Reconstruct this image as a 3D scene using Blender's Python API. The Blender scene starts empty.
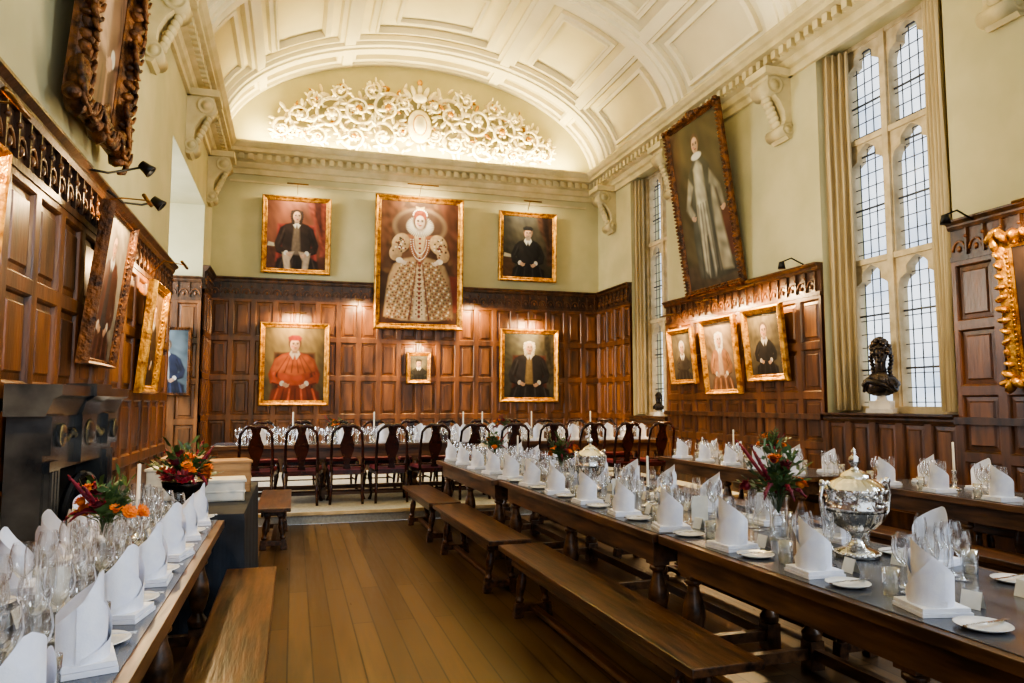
import bpy, math, random
import numpy as np
from mathutils import Vector, Matrix, Euler
random.seed(4); np.random.seed(4)
PI=math.pi
XL,XR,YB,YF=-1.6,6.5,15.0,-3.5
ZS=6.5; CX=(XL+XR)/2; HA=(XR-XL)/2; HB=2.25
def lin(c):
    c=[k/255 for k in c[:3]]
    return tuple([(k/12.92 if k<=.04045 else ((k+.055)/1.055)**2.4) for k in c])
# ------------------------------------------------------------------ materials
def mat(name,c1,c2=None,rough=.5,metal=0,scale=8,stretch=(1,1,1),bump=0,bscale=None,detail=4,spec=.5,lo=.35,hi=.65,coat=0):
    m=bpy.data.materials.new(name); m.use_nodes=True; nt=m.node_tree; N=nt.nodes; Lk=nt.links
    b=N['Principled BSDF']; b.inputs['Roughness'].default_value=rough; b.inputs['Metallic'].default_value=metal
    b.inputs['Specular IOR Level'].default_value=spec; b.inputs['Coat Weight'].default_value=coat
    c1=lin(c1); c2=lin(c2) if c2 else tuple(k*.8 for k in c1)
    tc=N.new('ShaderNodeTexCoord'); mp=N.new('ShaderNodeMapping'); mp.inputs['Scale'].default_value=stretch
    nz=N.new('ShaderNodeTexNoise'); nz.inputs['Scale'].default_value=scale; nz.inputs['Detail'].default_value=detail
    Lk.new(tc.outputs['Object'],mp.inputs['Vector']); Lk.new(mp.outputs[0],nz.inputs['Vector'])
    cr=N.new('ShaderNodeValToRGB'); cr.color_ramp.elements[0].position=lo; cr.color_ramp.elements[1].position=hi
    cr.color_ramp.elements[0].color=(*c2,1); cr.color_ramp.elements[1].color=(*c1,1)
    Lk.new(nz.outputs['Fac'],cr.inputs['Fac']); Lk.new(cr.outputs['Color'],b.inputs['Base Color'])
    if bump:
        nb=N.new('ShaderNodeTexNoise'); nb.inputs['Scale'].default_value=bscale or scale*2; nb.inputs['Detail'].default_value=3
        Lk.new(mp.outputs[0],nb.inputs['Vector'])
        bp=N.new('ShaderNodeBump'); bp.inputs['Strength'].default_value=bump; bp.inputs['Distance'].default_value=.02
        Lk.new(nb.outputs['Fac'],bp.inputs['Height']); Lk.new(bp.outputs[0],b.inputs['Normal'])
    return m
M_PANEL=mat('oak_panelling',(128,80,42),(54,33,18),rough=.36,scale=2.6,stretch=(3,3,.6),bump=.14,bscale=14,detail=8,lo=.3,hi=.72)
M_PANEL2=mat('oak_panel_field_light',(146,93,48),(80,50,26),rough=.36,scale=3.4,stretch=(4,4,.5),bump=.14,bscale=14,detail=8,lo=.3,hi=.72)
M_PANEL3=mat('oak_panel_field_dark',(104,64,33),(44,27,15),rough=.36,scale=3.4,stretch=(4,4,.5),bump=.14,bscale=14,detail=8,lo=.3,hi=.72)
M_PANELD=mat('oak_dark',(84,54,31),(36,22,13),rough=.36,scale=5,stretch=(2,2,.6),bump=.15,bscale=20)
M_WALL=mat('green_plaster',(184,176,136),(171,164,125),rough=.85,scale=1.5)
M_CEIL=mat('ceiling_plaster',(230,221,190),(220,211,179),rough=.85,scale=1.2)
M_CORN=mat('cornice_plaster',(200,186,144),(178,164,122),rough=.8,scale=3)
M_PLAST=mat('ornament_plaster',(246,236,204),(224,204,154),rough=.6,scale=6)
M_GOLD=mat('gilt',(214,162,72),(128,80,26),rough=.36,metal=.75,scale=14,bump=.5,bscale=40)
M_GOLDD=mat('old_gilt',(122,76,36),(48,28,14),rough=.42,metal=.45,scale=12,bump=.6,bscale=35)
M_STONE=mat('window_stone',(200,182,146),(170,152,118),rough=.85,scale=6,bump=.2)
M_MARBLE=mat('white_marble',(222,216,204),(190,184,172),rough=.35,scale=5)
M_LEAD=mat('lead',(50,52,58),rough=.6)
M_BENCH=mat('bench_oak',(98,64,38),(34,22,14),rough=.28,scale=3,stretch=(9,.8,9),bump=.14,bscale=8,detail=8)
M_TABLE=mat('table_oak',(114,80,52),(56,38,24),rough=.3,scale=3,stretch=(6,.8,6),bump=.1,detail=8)
M_TTOP=mat('table_top_slate',(84,88,98),(60,62,70),rough=.2,scale=2,stretch=(8,.8,8))
M_LINEN=mat('white_linen',(240,242,250),(228,230,244),rough=.8,scale=20,bump=.08,bscale=160)
M_PORC=mat('porcelain',(244,244,244),rough=.15,scale=2)
M_SILVER=mat('silver',(235,233,228),(205,203,198),rough=.13,metal=1,scale=6,bump=.3,bscale=30)
M_BRONZE=mat('dark_bronze',(78,68,60),(26,24,24),rough=.26,metal=.7,scale=8,bump=.5,bscale=18)
M_BLACK=mat('black_cloth',(38,46,58),(22,26,34),rough=.8,scale=4)
M_CHAIR=mat('mahogany',(62,26,16),(26,11,7),rough=.26,scale=5)
M_SEAT=mat('burgundy_leather',(110,26,30),(80,16,20),rough=.5)
M_CURT=mat('cream_curtain',(190,172,134),(156,138,102),rough=.85,scale=3,stretch=(5,5,.3))
M_SLATE=mat('fireplace_marble',(78,78,76),(26,29,32),rough=.22,scale=3,detail=8)
M_SOOT=mat('soot',(14,13,13),rough=.9)
M_METAL=mat('black_metal',(26,24,22),rough=.4,metal=.5)
M_BRASS=mat('brass',(130,96,52),rough=.35,metal=.9)
M_ORANGE=mat('orange_petals',(236,140,40),(204,92,22),rough=.6,scale=30)
M_RED=mat('burgundy_petals',(138,22,46),(76,10,30),rough=.6,scale=30)
M_LEAF=mat('leaf_green',(78,108,56),(36,62,32),rough=.5,scale=12)
M_WAX=mat('candle_wax',(244,238,222),rough=.5)
M_CARPET=mat('dais_carpet',(176,176,168),(154,154,146),rough=.9,scale=30)
M_BOX=mat('pine_box',(186,146,100),(148,110,70),rough=.6,scale=4,stretch=(1,1,6))
M_PAPER=mat('paper',(236,232,220),rough=.8)
def glass_mat(name,tint,refl=1.0,base=.05):
    m=bpy.data.materials.new(name); m.use_nodes=True; nt=m.node_tree; N=nt.nodes; Lk=nt.links
    for n in list(N): N.remove(n)
    o=N.new('ShaderNodeOutputMaterial'); mx=N.new('ShaderNodeMixShader'); t=N.new('ShaderNodeBsdfTransparent'); g=N.new('ShaderNodeBsdfGlossy')
    lw=N.new('ShaderNodeLayerWeight'); lw.inputs['Blend'].default_value=.42
    t.inputs['Color'].default_value=(*tint,1); g.inputs['Roughness'].default_value=.05; g.inputs['Color'].default_value=(1,1,1,1)
    mth=N.new('ShaderNodeMath'); mth.operation='MULTIPLY_ADD'; mth.inputs[1].default_value=refl; mth.inputs[2].default_value=base
    Lk.new(lw.outputs['Facing'],mth.inputs[0]); Lk.new(mth.outputs[0],mx.inputs[0])
    Lk.new(t.outputs[0],mx.inputs[1]); Lk.new(g.outputs[0],mx.inputs[2]); Lk.new(mx.outputs[0],o.inputs[0]); return m
M_GLASS=glass_mat('clear_glass',(.97,.98,.99),.95,.06)
M_WGLASS=glass_mat('window_glass',(.97,.98,1),.1,.02)
def floor_mat():
    m=bpy.data.materials.new('oak_floorboards'); m.use_nodes=True; nt=m.node_tree; N=nt.nodes; Lk=nt.links; b=N['Principled BSDF']
    tc=N.new('ShaderNodeTexCoord'); mp=N.new('ShaderNodeMapping'); mp.inputs['Rotation'].default_value=(0,0,PI/2)
    br=N.new('ShaderNodeTexBrick'); br.inputs['Scale'].default_value=1; br.inputs['Brick Width'].default_value=2.6; br.inputs['Row Height'].default_value=.14
    br.inputs['Mortar Size'].default_value=.005; br.inputs['Color1'].default_value=(*lin((108,84,54)),1); br.inputs['Color2'].default_value=(*lin((78,58,36)),1); br.inputs['Mortar'].default_value=(*lin((28,19,12)),1)
    br.offset=.37
    nz=N.new('ShaderNodeTexNoise'); nz.inputs['Scale'].default_value=5; nz.inputs['Detail'].default_value=8
    mp2=N.new('ShaderNodeMapping'); mp2.inputs['Scale'].default_value=(7,.5,1)
    Lk.new(tc.outputs['Object'],mp.inputs[0]); Lk.new(mp.outputs[0],br.inputs[0]); Lk.new(tc.outputs['Object'],mp2.inputs[0]); Lk.new(mp2.outputs[0],nz.inputs[0])
    cr=N.new('ShaderNodeValToRGB'); cr.color_ramp.elements[0].position=.3; cr.color_ramp.elements[0].color=(.5,.5,.5,1); cr.color_ramp.elements[1].position=.7
    mx=N.new('ShaderNodeMix'); mx.data_type='RGBA'; mx.blend_type='MULTIPLY'; mx.inputs[0].default_value=.95
    Lk.new(nz.outputs['Fac'],cr.inputs[0]); Lk.new(br.outputs['Color'],mx.inputs[6]); Lk.new(cr.outputs[0],mx.inputs[7]); Lk.new(mx.outputs[2],b.inputs['Base Color'])
    mr=N.new('ShaderNodeMapRange'); mr.inputs[3].default_value=.22; mr.inputs[4].default_value=.42; Lk.new(nz.outputs['Fac'],mr.inputs[0]); Lk.new(mr.outputs[0],b.inputs['Roughness'])
    return m
M_FLOOR=floor_mat()
def paint_mat():
    m=bpy.data.materials.new('oil_paint'); m.use_nodes=True; nt=m.node_tree; b=nt.nodes['Principled BSDF']
    a=nt.nodes.new('ShaderNodeAttribute'); a.attribute_name='Col'; nt.links.new(a.outputs['Color'],b.inputs['Base Color']); b.inputs['Roughness'].default_value=.5
    b.inputs['Specular IOR Level'].default_value=.2
    return m
M_PAINT=paint_mat()
# ------------------------------------------------------------------ mesh builder
class MB:
    def __init__(s): s.v=[];s.f=[];s.m=[];s.s=[]
    def add(s,vs,fs,m=0,sm=False,M=None):
        o=len(s.v)
        if M is not None: vs=[tuple(M@Vector(v)) for v in vs]
        s.v+=[tuple(v) for v in vs]; s.f+=[tuple(i+o for i in f) for f in fs]; s.m+=[m]*len(fs); s.s+=[sm]*len(fs)
    def box(s,x0,x1,y0,y1,z0,z1,m=0,M=None):
        s.add([(x0,y0,z0),(x1,y0,z0),(x1,y1,z0),(x0,y1,z0),(x0,y0,z1),(x1,y0,z1),(x1,y1,z1),(x0,y1,z1)],
          [(0,3,2,1),(4,5,6,7),(0,1,5,4),(1,2,6,5),(2,3,7,6),(3,0,4,7)],m,False,M)
    def lathe(s,prof,c=(0,0,0),seg=16,m=0,M=None,sm=True,lob=0,nl=0):
        vs=[];fs=[];n=len(prof)
        for i in range(seg):
            a=2*PI*i/seg; q=1+lob*abs(math.sin(a*nl/2)) if lob else 1
            for r,z in prof: vs.append((c[0]+r*q*math.cos(a),c[1]+r*q*math.sin(a),c[2]+z))
        for i in range(seg):
            j=(i+1)%seg
            for k in range(n-1): fs.append((i*n+k,j*n+k,j*n+k+1,i*n+k+1))
        s.add(vs,fs,m,sm,M)
    def tube(s,pts,rad,seg=8,m=0,M=None,flat=1):
        pts=[Vector(p) for p in pts]; n=len(pts)
        if not hasattr(rad,'__len__'): rad=[rad]*n
        vs=[];fs=[]; up=None
        for i,p in enumerate(pts):
            t=(pts[min(i+1,n-1)]-pts[max(i-1,0)]).normalized()
            if up is None:
                up=Vector((0,0,1)) if abs(t.z)<.9 else Vector((1,0,0))
            a=t.cross(up).normalized(); b=a.cross(t).normalized(); up=b
            for k in range(seg):
                an=2*PI*k/seg; vs.append(p+a*math.cos(an)*rad[i]+b*math.sin(an)*rad[i]*flat)
        for i in range(n-1):
            for k in range(seg):
                l=(k+1)%seg; fs.append((i*seg+k,i*seg+l,(i+1)*seg+l,(i+1)*seg+k))
        fs.append(tuple(range(seg))[::-1]); fs.append(tuple((n-1)*seg+k for k in range(seg)))
        s.add(vs,fs,m,True,M)
    def sph(s,c,r,m=0,seg=10,rings=6,M=None,rot=None,bump=0):
        if not hasattr(r,'__len__'): r=(r,r,r)
        vs=[];fs=[]
        for j in range(rings+1):
            ph=PI*j/rings
            for i in range(seg):
                a=2*PI*i/seg; q=1+(random.uniform(-bump,bump) if bump and 0<j<rings else 0)
                v=Vector((r[0]*math.sin(ph)*math.cos(a)*q,r[1]*math.sin(ph)*math.sin(a)*q,r[2]*math.cos(ph)*q))
                if rot: v=rot@v
                vs.append(v+Vector(c))
        for j in range(rings):
            for i in range(seg):
                k=(i+1)%seg; fs.append((j*seg+i,(j+1)*seg+i,(j+1)*seg+k,j*seg+k))
        s.add(vs,fs,m,True,M)
    def obj(s,name,mats,loc=(0,0,0),rot=(0,0,0),bevel=0,parent=None):
        me=bpy.data.meshes.new(name); me.from_pydata(s.v,[],s.f)
        for k in mats: me.materials.append(k)
        me.polygons.foreach_set('material_index',s.m); me.polygons.foreach_set('use_smooth',s.s); me.update()
        o=bpy.data.objects.new(name,me); bpy.context.collection.objects.link(o); o.location=loc; o.rotation_euler=rot
        if bevel:
            b=o.modifiers.new('bevel','BEVEL'); b.width=bevel; b.segments=2; b.limit_method='ANGLE'
        if parent: o.parent=parent
        return o
def inst(o,name,loc,rot=(0,0,0),sc=1):
    n=bpy.data.objects.new(name,o.data); bpy.context.collection.objects.link(n); n.location=loc; n.rotation_euler=rot
    n.scale=(sc,sc,sc) if not hasattr(sc,'__len__') else sc; return n
def area(name,loc,target,sx,sy,e,col):
    l=bpy.data.lights.new(name,'AREA'); l.shape='RECTANGLE'; l.size=sx; l.size_y=sy; l.energy=e; l.color=col
    o=bpy.data.objects.new(name,l); bpy.context.collection.objects.link(o); o.location=loc
    d=Vector(target)-Vector(loc); o.rotation_euler=d.to_track_quat('-Z','Y').to_euler(); return o
# ------------------------------------------------------------------ shell
b=MB(); b.box(-4.2,7.6,YF,9.5,-.1,0); b.obj('floor',[M_FLOOR])
b=MB(); b.box(XL+.01,XR-.01,9.5,YB-.01,0.001,.15,0); b.box(XL+.01,XR-.01,9.46,9.5,.11,.15,1); b.obj('dais',[M_CARPET,M_STONE])
b=MB(); b.box(-3.7,XL,9.9,13.8,-.1,.15,0); b.obj('floor_bay',[M_CARPET])
b=MB(); b.box(-4,7.6,YB,YB+.3,-.1,9.2); b.obj('wall_back',[M_WALL])
b=MB()
LW=XL-.4
b.box(LW,XL,YF,10.2,0,ZS); b.box(LW,XL,10.2,13.8,5.0,ZS); b.box(-3.9,XL,13.8,YB,0,ZS)
b.box(-3.9,LW,9.9,10.2,0,5.3); b.box(-3.9,LW,9.9,13.8,5.0,5.3)
b.box(-4.0,-3.7,9.9,10.7,0,5.3); b.box(-4.0,-3.7,13.2,13.8,0,5.3); b.box(-4.0,-3.7,10.7,13.2,0,1.4)
b.obj('wall_left',[M_WALL])
b=MB(); RX=7.0
def rseg(y0,y1,z0=0,z1=ZS): b.box(XR,RX+.15,y0,y1,z0,z1)
rseg(YF,-.4); rseg(-.4,1.6,0,1.35); rseg(-.4,1.6,6.05,ZS); rseg(1.6,5.82)
rseg(5.82,7.77,0,1.33); rseg(5.82,7.77,6.08,ZS); rseg(7.77,11.85); rseg(11.85,13.32,0,1.2); rseg(11.85,13.32,6.08,ZS); rseg(13.32,YB)
b.obj('wall_right',[M_WALL])
# vault
def vp(th,y,off=0): return (CX-(HA-off)*math.cos(th),y,ZS+(HB-off)*math.sin(th))
b=MB(); n=48
vs=[];fs=[]
for i in range(n+1):
    th=PI*i/n
    for y,o in ((YF,0),(YB,0),(YB,-.15),(YF,-.15)): vs.append(vp(th,y,o))
for i in range(n):
    for k in range(4):
        l=(k+1)%4; fs.append((i*4+k,i*4+l,(i+1)*4+l,(i+1)*4+k))
b.add(vs,fs,0,True); 
b.obj('ceiling',[M_CEIL])
b=MB()
def bstrip(b,t0,t1,y0,y1,th,m=0):
    k=max(2,int(abs(t1-t0)/.06)); vs=[];fs=[]
    for i in range(k+1):
        t=t0+(t1-t0)*i/k
        for y,o in ((y0,-.01),(y0,th),(y1,th),(y1,-.01)): vs.append(vp(t,y,o))
    for i in range(k):
        for q in range(4):
            l=(q+1)%4; fs.append((i*4+q,(i+1)*4+q,(i+1)*4+l,i*4+l))
    fs+=[(0,1,2,3),(k*4+3,k*4+2,k*4+1,k*4)]
    b.add(vs,fs,m)
def tframe(b,t0,t1,y0,y1,w,th):
    tw=w/3.6
    bstrip(b,t0,t0+tw,y0,y1,th); bstrip(b,t1-tw,t1,y0,y1,th); bstrip(b,t0+tw,t1-tw,y0,y0+w,th); bstrip(b,t0+tw,t1-tw,y1-w,y1,th)
ribs=[-2.5,.2,2.3,5.1,8.3,11.2,14.2]
for y in ribs:
    bstrip(b,0,PI,y-.27,y+.27,.1); bstrip(b,0,PI,y-.2,y+.2,.17); bstrip(b,0,PI,y-.09,y+.09,.21)
bstrip(b,0,PI,YB-.22,YB,.1); bstrip(b,0,PI,YB-.1,YB,.16)
ths=[.0,.62,1.16,PI-1.16,PI-.62,PI]
for t in ths[1:-1]:
    bstrip(b,t-.05,t+.05,YF,YB,.1); bstrip(b,t-.028,t+.028,YF,YB,.16)
for i in range(len(ribs)-1):
    y0,y1=ribs[i]+.27,ribs[i+1]-.27
    for j in range(5):
        a0,a1=ths[j]+.05,ths[j+1]-.05
        if j in(0,4): a0+=.08*(j==0); a1-=.08*(j==4)
        tframe(b,a0+.05,a1-.05,y0+.2,y1-.2,.09,.08)
        if j in(1,2,3): tframe(b,a0+.075,a1-.075,y0+.29,y1-.29,.04,.13)
        if j==2:
            tframe(b,a0+.17,a1-.17,y0+.6,y1-.6,.06,.08)
b.obj('trim_ceiling_ribs',[M_CEIL])
# cornice
def extr(b,prof,p0,p1,out,m=0):
    vs=[];fs=[];n=len(prof)
    for P in (p0,p1):
        for d,z in prof: vs.append((P[0]+out[0]*d,P[1]+out[1]*d,z))
    for i in range(n-1): fs.append((i,i+1,n+i+1,n+i))
    fs.append(tuple(range(n))); fs.append(tuple(range(2*n-1,n-1,-1)))
    b.add(vs,fs,m)
CP=[(0,5.98),(.05,5.98),(.05,6.08),(.1,6.1),(.12,6.17),(.12,6.2),(.2,6.22),(.2,6.33),(.34,6.35),(.34,6.42),(.38,6.44),(.43,6.5),(.43,6.54),(0,6.54)]
b=MB()
extr(b,CP,(XL,YF),(XL,YB),(1,0)); extr(b,CP,(XR,YF),(XR,YB),(-1,0)); extr(b,CP,(XL,YB),(XR,YB),(0,-1))
y=YF
while y<YB-.3:
    b.box(XL+.12,XL+.28,y,y+.09,6.22,6.33); b.box(XR-.28,XR-.12,y,y+.09,6.22,6.33); y+=.17
x=XL+.3
while x<XR-.3: b.box(x,x+.09,YB-.28,YB-.12,6.22,6.33); x+=.17
b.box(XL+.3,XR-.3,YB-.03,YB,5.82,5.86)
b.obj('trim_cornice',[M_CORN])
def corbel(name,loc,rz):
    b=MB()
    pr=[(0,-.85),(.06,-.87),(.12,-.8),(.13,-.68),(.1,-.6),(.11,-.48),(.18,-.34),(.3,-.22),(.37,-.1),(.37,0),(0,0)]
    n=len(pr)
    vs=[(-.17,-d,z) for d,z in pr]+[(.17,-d,z) for d,z in pr]
    b.add(vs,[(i,i+1,n+i+1,n+i) for i in range(n-1)]+[tuple(range(n)),tuple(range(2*n-1,n-1,-1))])
    for (d,z,r) in((.27,-.13,.13),(.08,-.74,.09)):
        Mx=Matrix.Translation((0,-d,z))@Matrix.Rotation(PI/2,4,'Y')
        b.lathe([(0,-.2),(r*.5,-.2),(r*.5,-.185),(r*.8,-.185),(r,-.2),(r,.2),(r*.8,.185),(r*.5,.185),(r*.5,.2),(0,.2)],(0,0,0),16,0,Mx)
    for k in range(7):
        t=k/6; b.sph((0,-.14-.17*t,-.62+.4*t),(.1,.05,.06),0,8,5)
    b.box(-.24,.24,-.45,0,0,.1)
    return b.obj(name,[M_CORN],loc,(0,0,rz))
for y in (2.3,5.1,8.45,11.45,14.2):
    corbel('trim_corbel',(XR,y,5.98),-PI/2)
    corbel('trim_corbel',(XL,y,5.98),PI/2)
# ------------------------------------------------------------------ panelling
prn=random.Random(11)
def panelling(name,p0,length,rz,z0,z1,cw=.43,rows=None,frieze=True,top=True,plinth=.3):
    b=MB(); T=.05
    zf=z1-.42 if frieze else z1-.06
    nc=max(1,round(length/cw)); cw=length/nc
    rh=(zf-z0-plinth); nr=rows or max(1,round(rh/.68)); ch=rh/nr
    b.box(0,length,-T-.02,0,z0,z0+plinth,1)
    b.box(0,length,-.001,0,z0,z1,0)
    s=.045
    for i in range(nc):
        for j in range(nr):
            x0,x1=i*cw,(i+1)*cw; a0=z0+plinth+j*ch; a1=a0+ch
            loops=[]
            for ins,d in((0,T),(s,T),(s+.012,T-.012),(s+.02,T-.035),(s+.06,T-.03),(s+.075,T-.014)):
                loops.append([(x0+ins,-d,a0+ins),(x1-ins,-d,a0+ins),(x1-ins,-d,a1-ins),(x0+ins,-d,a1-ins)])
            vs=[v for l in loops for v in l]; fs=[]
            for k in range(len(loops)-1):
                for q in range(4):
                    l=(q+1)%4; fs.append((k*4+q,k*4+l,(k+1)*4+l,(k+1)*4+q))
            k=len(loops)-1
            b.add(vs,fs,0); b.add(loops[-1],[(0,1,2,3)],prn.choice((0,0,2,3,3)))
    if frieze:
        b.box(0,length,-T-.01,0,zf,zf+.05,1); b.box(0,length,-T+.01,0,zf+.05,z1-.1,1)
        x=.1
        while x<length-.05:
            pts=[(x+.075*math.cos(a),-T,zf+.1+.1*math.sin(a)) for a in [PI*k/6 for k in range(7)]]
            b.tube(pts,.012,5,0); b.sph((x,-T,zf+.12),(.025,.02,.035),0,6,4)
            b.box(x+.085,x+.105,-T-.02,-T+.01,zf+.05,z1-.1,1)
            b.sph((x+.095,-T-.02,zf+.24),(.02,.02,.02),0,6,4)
            x+=.19
    if top:
        pr=[(0,z1-.1),(.07,z1-.1),(.09,z1-.07),(.09,z1-.05),(.13,z1-.02),(.13,z1),(0,z1)]
        n=len(pr); b.add([(0,-d,z) for d,z in pr]+[(length,-d,z) for d,z in pr],[(i,i+1,n+i+1,n+i) for i in range(n-1)]+[tuple(range(n)),tuple(range(2*n-1,n-1,-1))],1)
    return b.obj(name,[M_PANEL,M_PANELD,M_PANEL2,M_PANEL3],p0,(0,0,rz))
panelling('trim_panelling_back',(XL,YB,0),XR-XL,0,.15,3.92,cw=.4)
panelling('trim_panelling_left',(XL,YF,0),10.2-YF,PI/2,0,3.25,cw=.5)
panelling('trim_panelling_left_stub',(XL,13.8,0),1.15,PI/2,.15,3.92)
panelling('trim_panelling_bay',(-3.7,13.8,0),2.1,0,.15,3.7)
panelling('trim_panelling_right_far',(XR,YB-.06,0),YB-.06-13.32,-PI/2,.15,3.92)
panelling('trim_panelling_right_mid',(XR,11.85,0),11.85-7.77,-PI/2,0,3.3)
panelling('trim_panelling_right_near',(XR,5.82,0),5.82-YF,-PI/2,0,3.35,cw=.48)
panelling('trim_panelling_sill_far',(XR,13.32,0),1.47,-PI/2,.0,1.22,frieze=False)
panelling('trim_panelling_sill_near',(XR,7.77,0),1.95,-PI/2,.0,1.37,frieze=False)
b=MB(); b.box(XR-.1,RX,5.82,7.77,1.33,1.37); b.box(XR-.1,RX,11.85,13.32,1.2,1.24)
b.box(XR-.12,XR-.05,7.77,11.85,1.28,1.35); b.box(XR-.12,XR-.05,-2,5.82,1.28,1.35)
b.obj('trim_window_sills',[M_PANELD])
# ------------------------------------------------------------------ windows
def light_open(b,y0,y1,z0,z1,x,t,mg=.06):
    o0,o1=y0+mg,y1-mg; w=o1-o0; zs=z1-mg*.7-w*.72; zb=z0+mg*.6
    inner=[(o1,zb),(o0,zb),(o0,zs)]; outer=[(y1,z0),(y0,z0),(y0,zs)]
    K=12
    arc=[]
    for i in range(K+1):
        u=i/K; a=u*1.1
        yy=o0+w*(1-math.cos(a))/ (2*(1-math.cos(1.1))) ; zz=zs+(w*.72)*math.sin(a)/math.sin(1.1)
        c=math.exp(-((u-.5)/.1)**2)*.11*w
        arc.append((yy+c*.9,zz-c*.4))
    arc2=[(o0+o1-p,q) for p,q in arc][::-1]
    first=True
    for p,q in arc[1:]:
        inner.append((p,q)); outer.append((y0 if first else p,z1)); first=False
    for p,q in arc2[1:]:
        inner.append((p,q)); outer.append((p,z1))
    outer[-1]=(y1,zs); inner[-1]=(o1,zs); outer[-2]=(y1,z1)
    n=len(inner); vs=[]
    for (p,q) in outer: vs.append((x,p,q))
    for (p,q) in inner: vs.append((x,p,q))
    for (p,q) in inner: vs.append((x+t,p,q))
    for (p,q) in outer: vs.append((x+t,p,q))
    fs=[]
    for i in range(n):
        j=(i+1)%n
        for k in range(3): fs.append((k*n+i,k*n+j,(k+1)*n+j,(k+1)*n+i))
    b.add(vs,fs,0)
def gothic(name,Y0,y1,tiers,jamb=0):
    b=MB(); x=RX-.16
    y0=Y0+jamb
    if jamb: b.box(x,x+.16,Y0,y0+.08,tiers[0][0],tiers[-1][1],0)
    ym=(y0+y1)/2
    for z0,z1 in tiers:
        light_open(b,y0+.08,ym,z0,z1,x,.14); light_open(b,ym,y1-.08,z0,z1,x,.14)
        b.box(x-.03,x+.16,y0,y1,z1-.035,z1+.035,0)
    b.box(x-.05,x+.16,y0,y0+.1,tiers[0][0],tiers[-1][1],0); b.box(x-.05,x+.16,y1-.1,y1,tiers[0][0],tiers[-1][1],0)
    b.box(x-.04,x+.16,ym-.045,ym+.045,tiers[0][0],tiers[-1][1],0)
    b.box(x-.08,x+.16,Y0,y1,tiers[0][0]-.03,tiers[0][0]+.05,0)
    za,zb=tiers[0][0],tiers[-1][1]; gx=x+.09
    for side in ((y0+.1,ym-.045),(ym+.045,y1-.1)):
        w=side[1]-side[0]
        for k in range(1,5): yy=side[0]+w*k/5; b.box(gx-.005,gx+.005,yy-.005,yy+.005,za,zb,1)
        z=za+.1
        while z<zb: b.box(gx-.005,gx+.005,side[0],side[1],z-.005,z+.005,1); z+=.17
        z=za+.5
        while z<zb: b.box(gx-.02,gx-.005,side[0],side[1],z-.011,z+.011,1); z+=.68
    b.add([(gx+.01,y0,za),(gx+.01,y1,za),(gx+.01,y1,zb),(gx+.01,y0,zb)],[(0,1,2,3)],2)
    b.obj(name,[M_STONE,M_LEAD,M_WGLASS])
gothic('window_1',5.84,7.75,[(1.4,3.25),(3.25,4.8),(4.8,6.06)],.36)
gothic('window_2',11.87,13.3,[(1.26,3.1),(3.1,4.65),(4.65,6.06)])
def curtain(name,pa,pb,z0,z1,folds,amp):
    b=MB(); n=folds*8; A=Vector((*pa,0)); B=Vector((*pb,0)); t=(B-A); nn=Vector((-t.y,t.x,0)).normalized(); vs=[];fs=[]; m=14
    for j in range(m+1):
        z=z0+(z1-z0)*j/m
        for i in range(n+1):
            u=i/n; p=A+t*u+nn*amp*math.sin(u*folds*2*PI+.3*math.sin(j*.7))*(1+.25*math.sin(i*.9+j*.3)); vs.append((p.x,p.y,z))
    for j in range(m):
        for i in range(n): a=j*(n+1)+i; fs.append((a,a+1,a+n+2,a+n+1))
    b.add(vs,fs,0,True); b.obj(name,[M_CURT])
curtain('curtain',(6.54,7.7),(6.74,7.46),1.4,6.0,4,.04)
curtain('curtain',(6.54,5.9),(6.74,6.28),1.4,6.0,5,.04)
curtain('curtain',(6.54,13.27),(6.7,13.14),1.27,6.0,3,.03)
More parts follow.
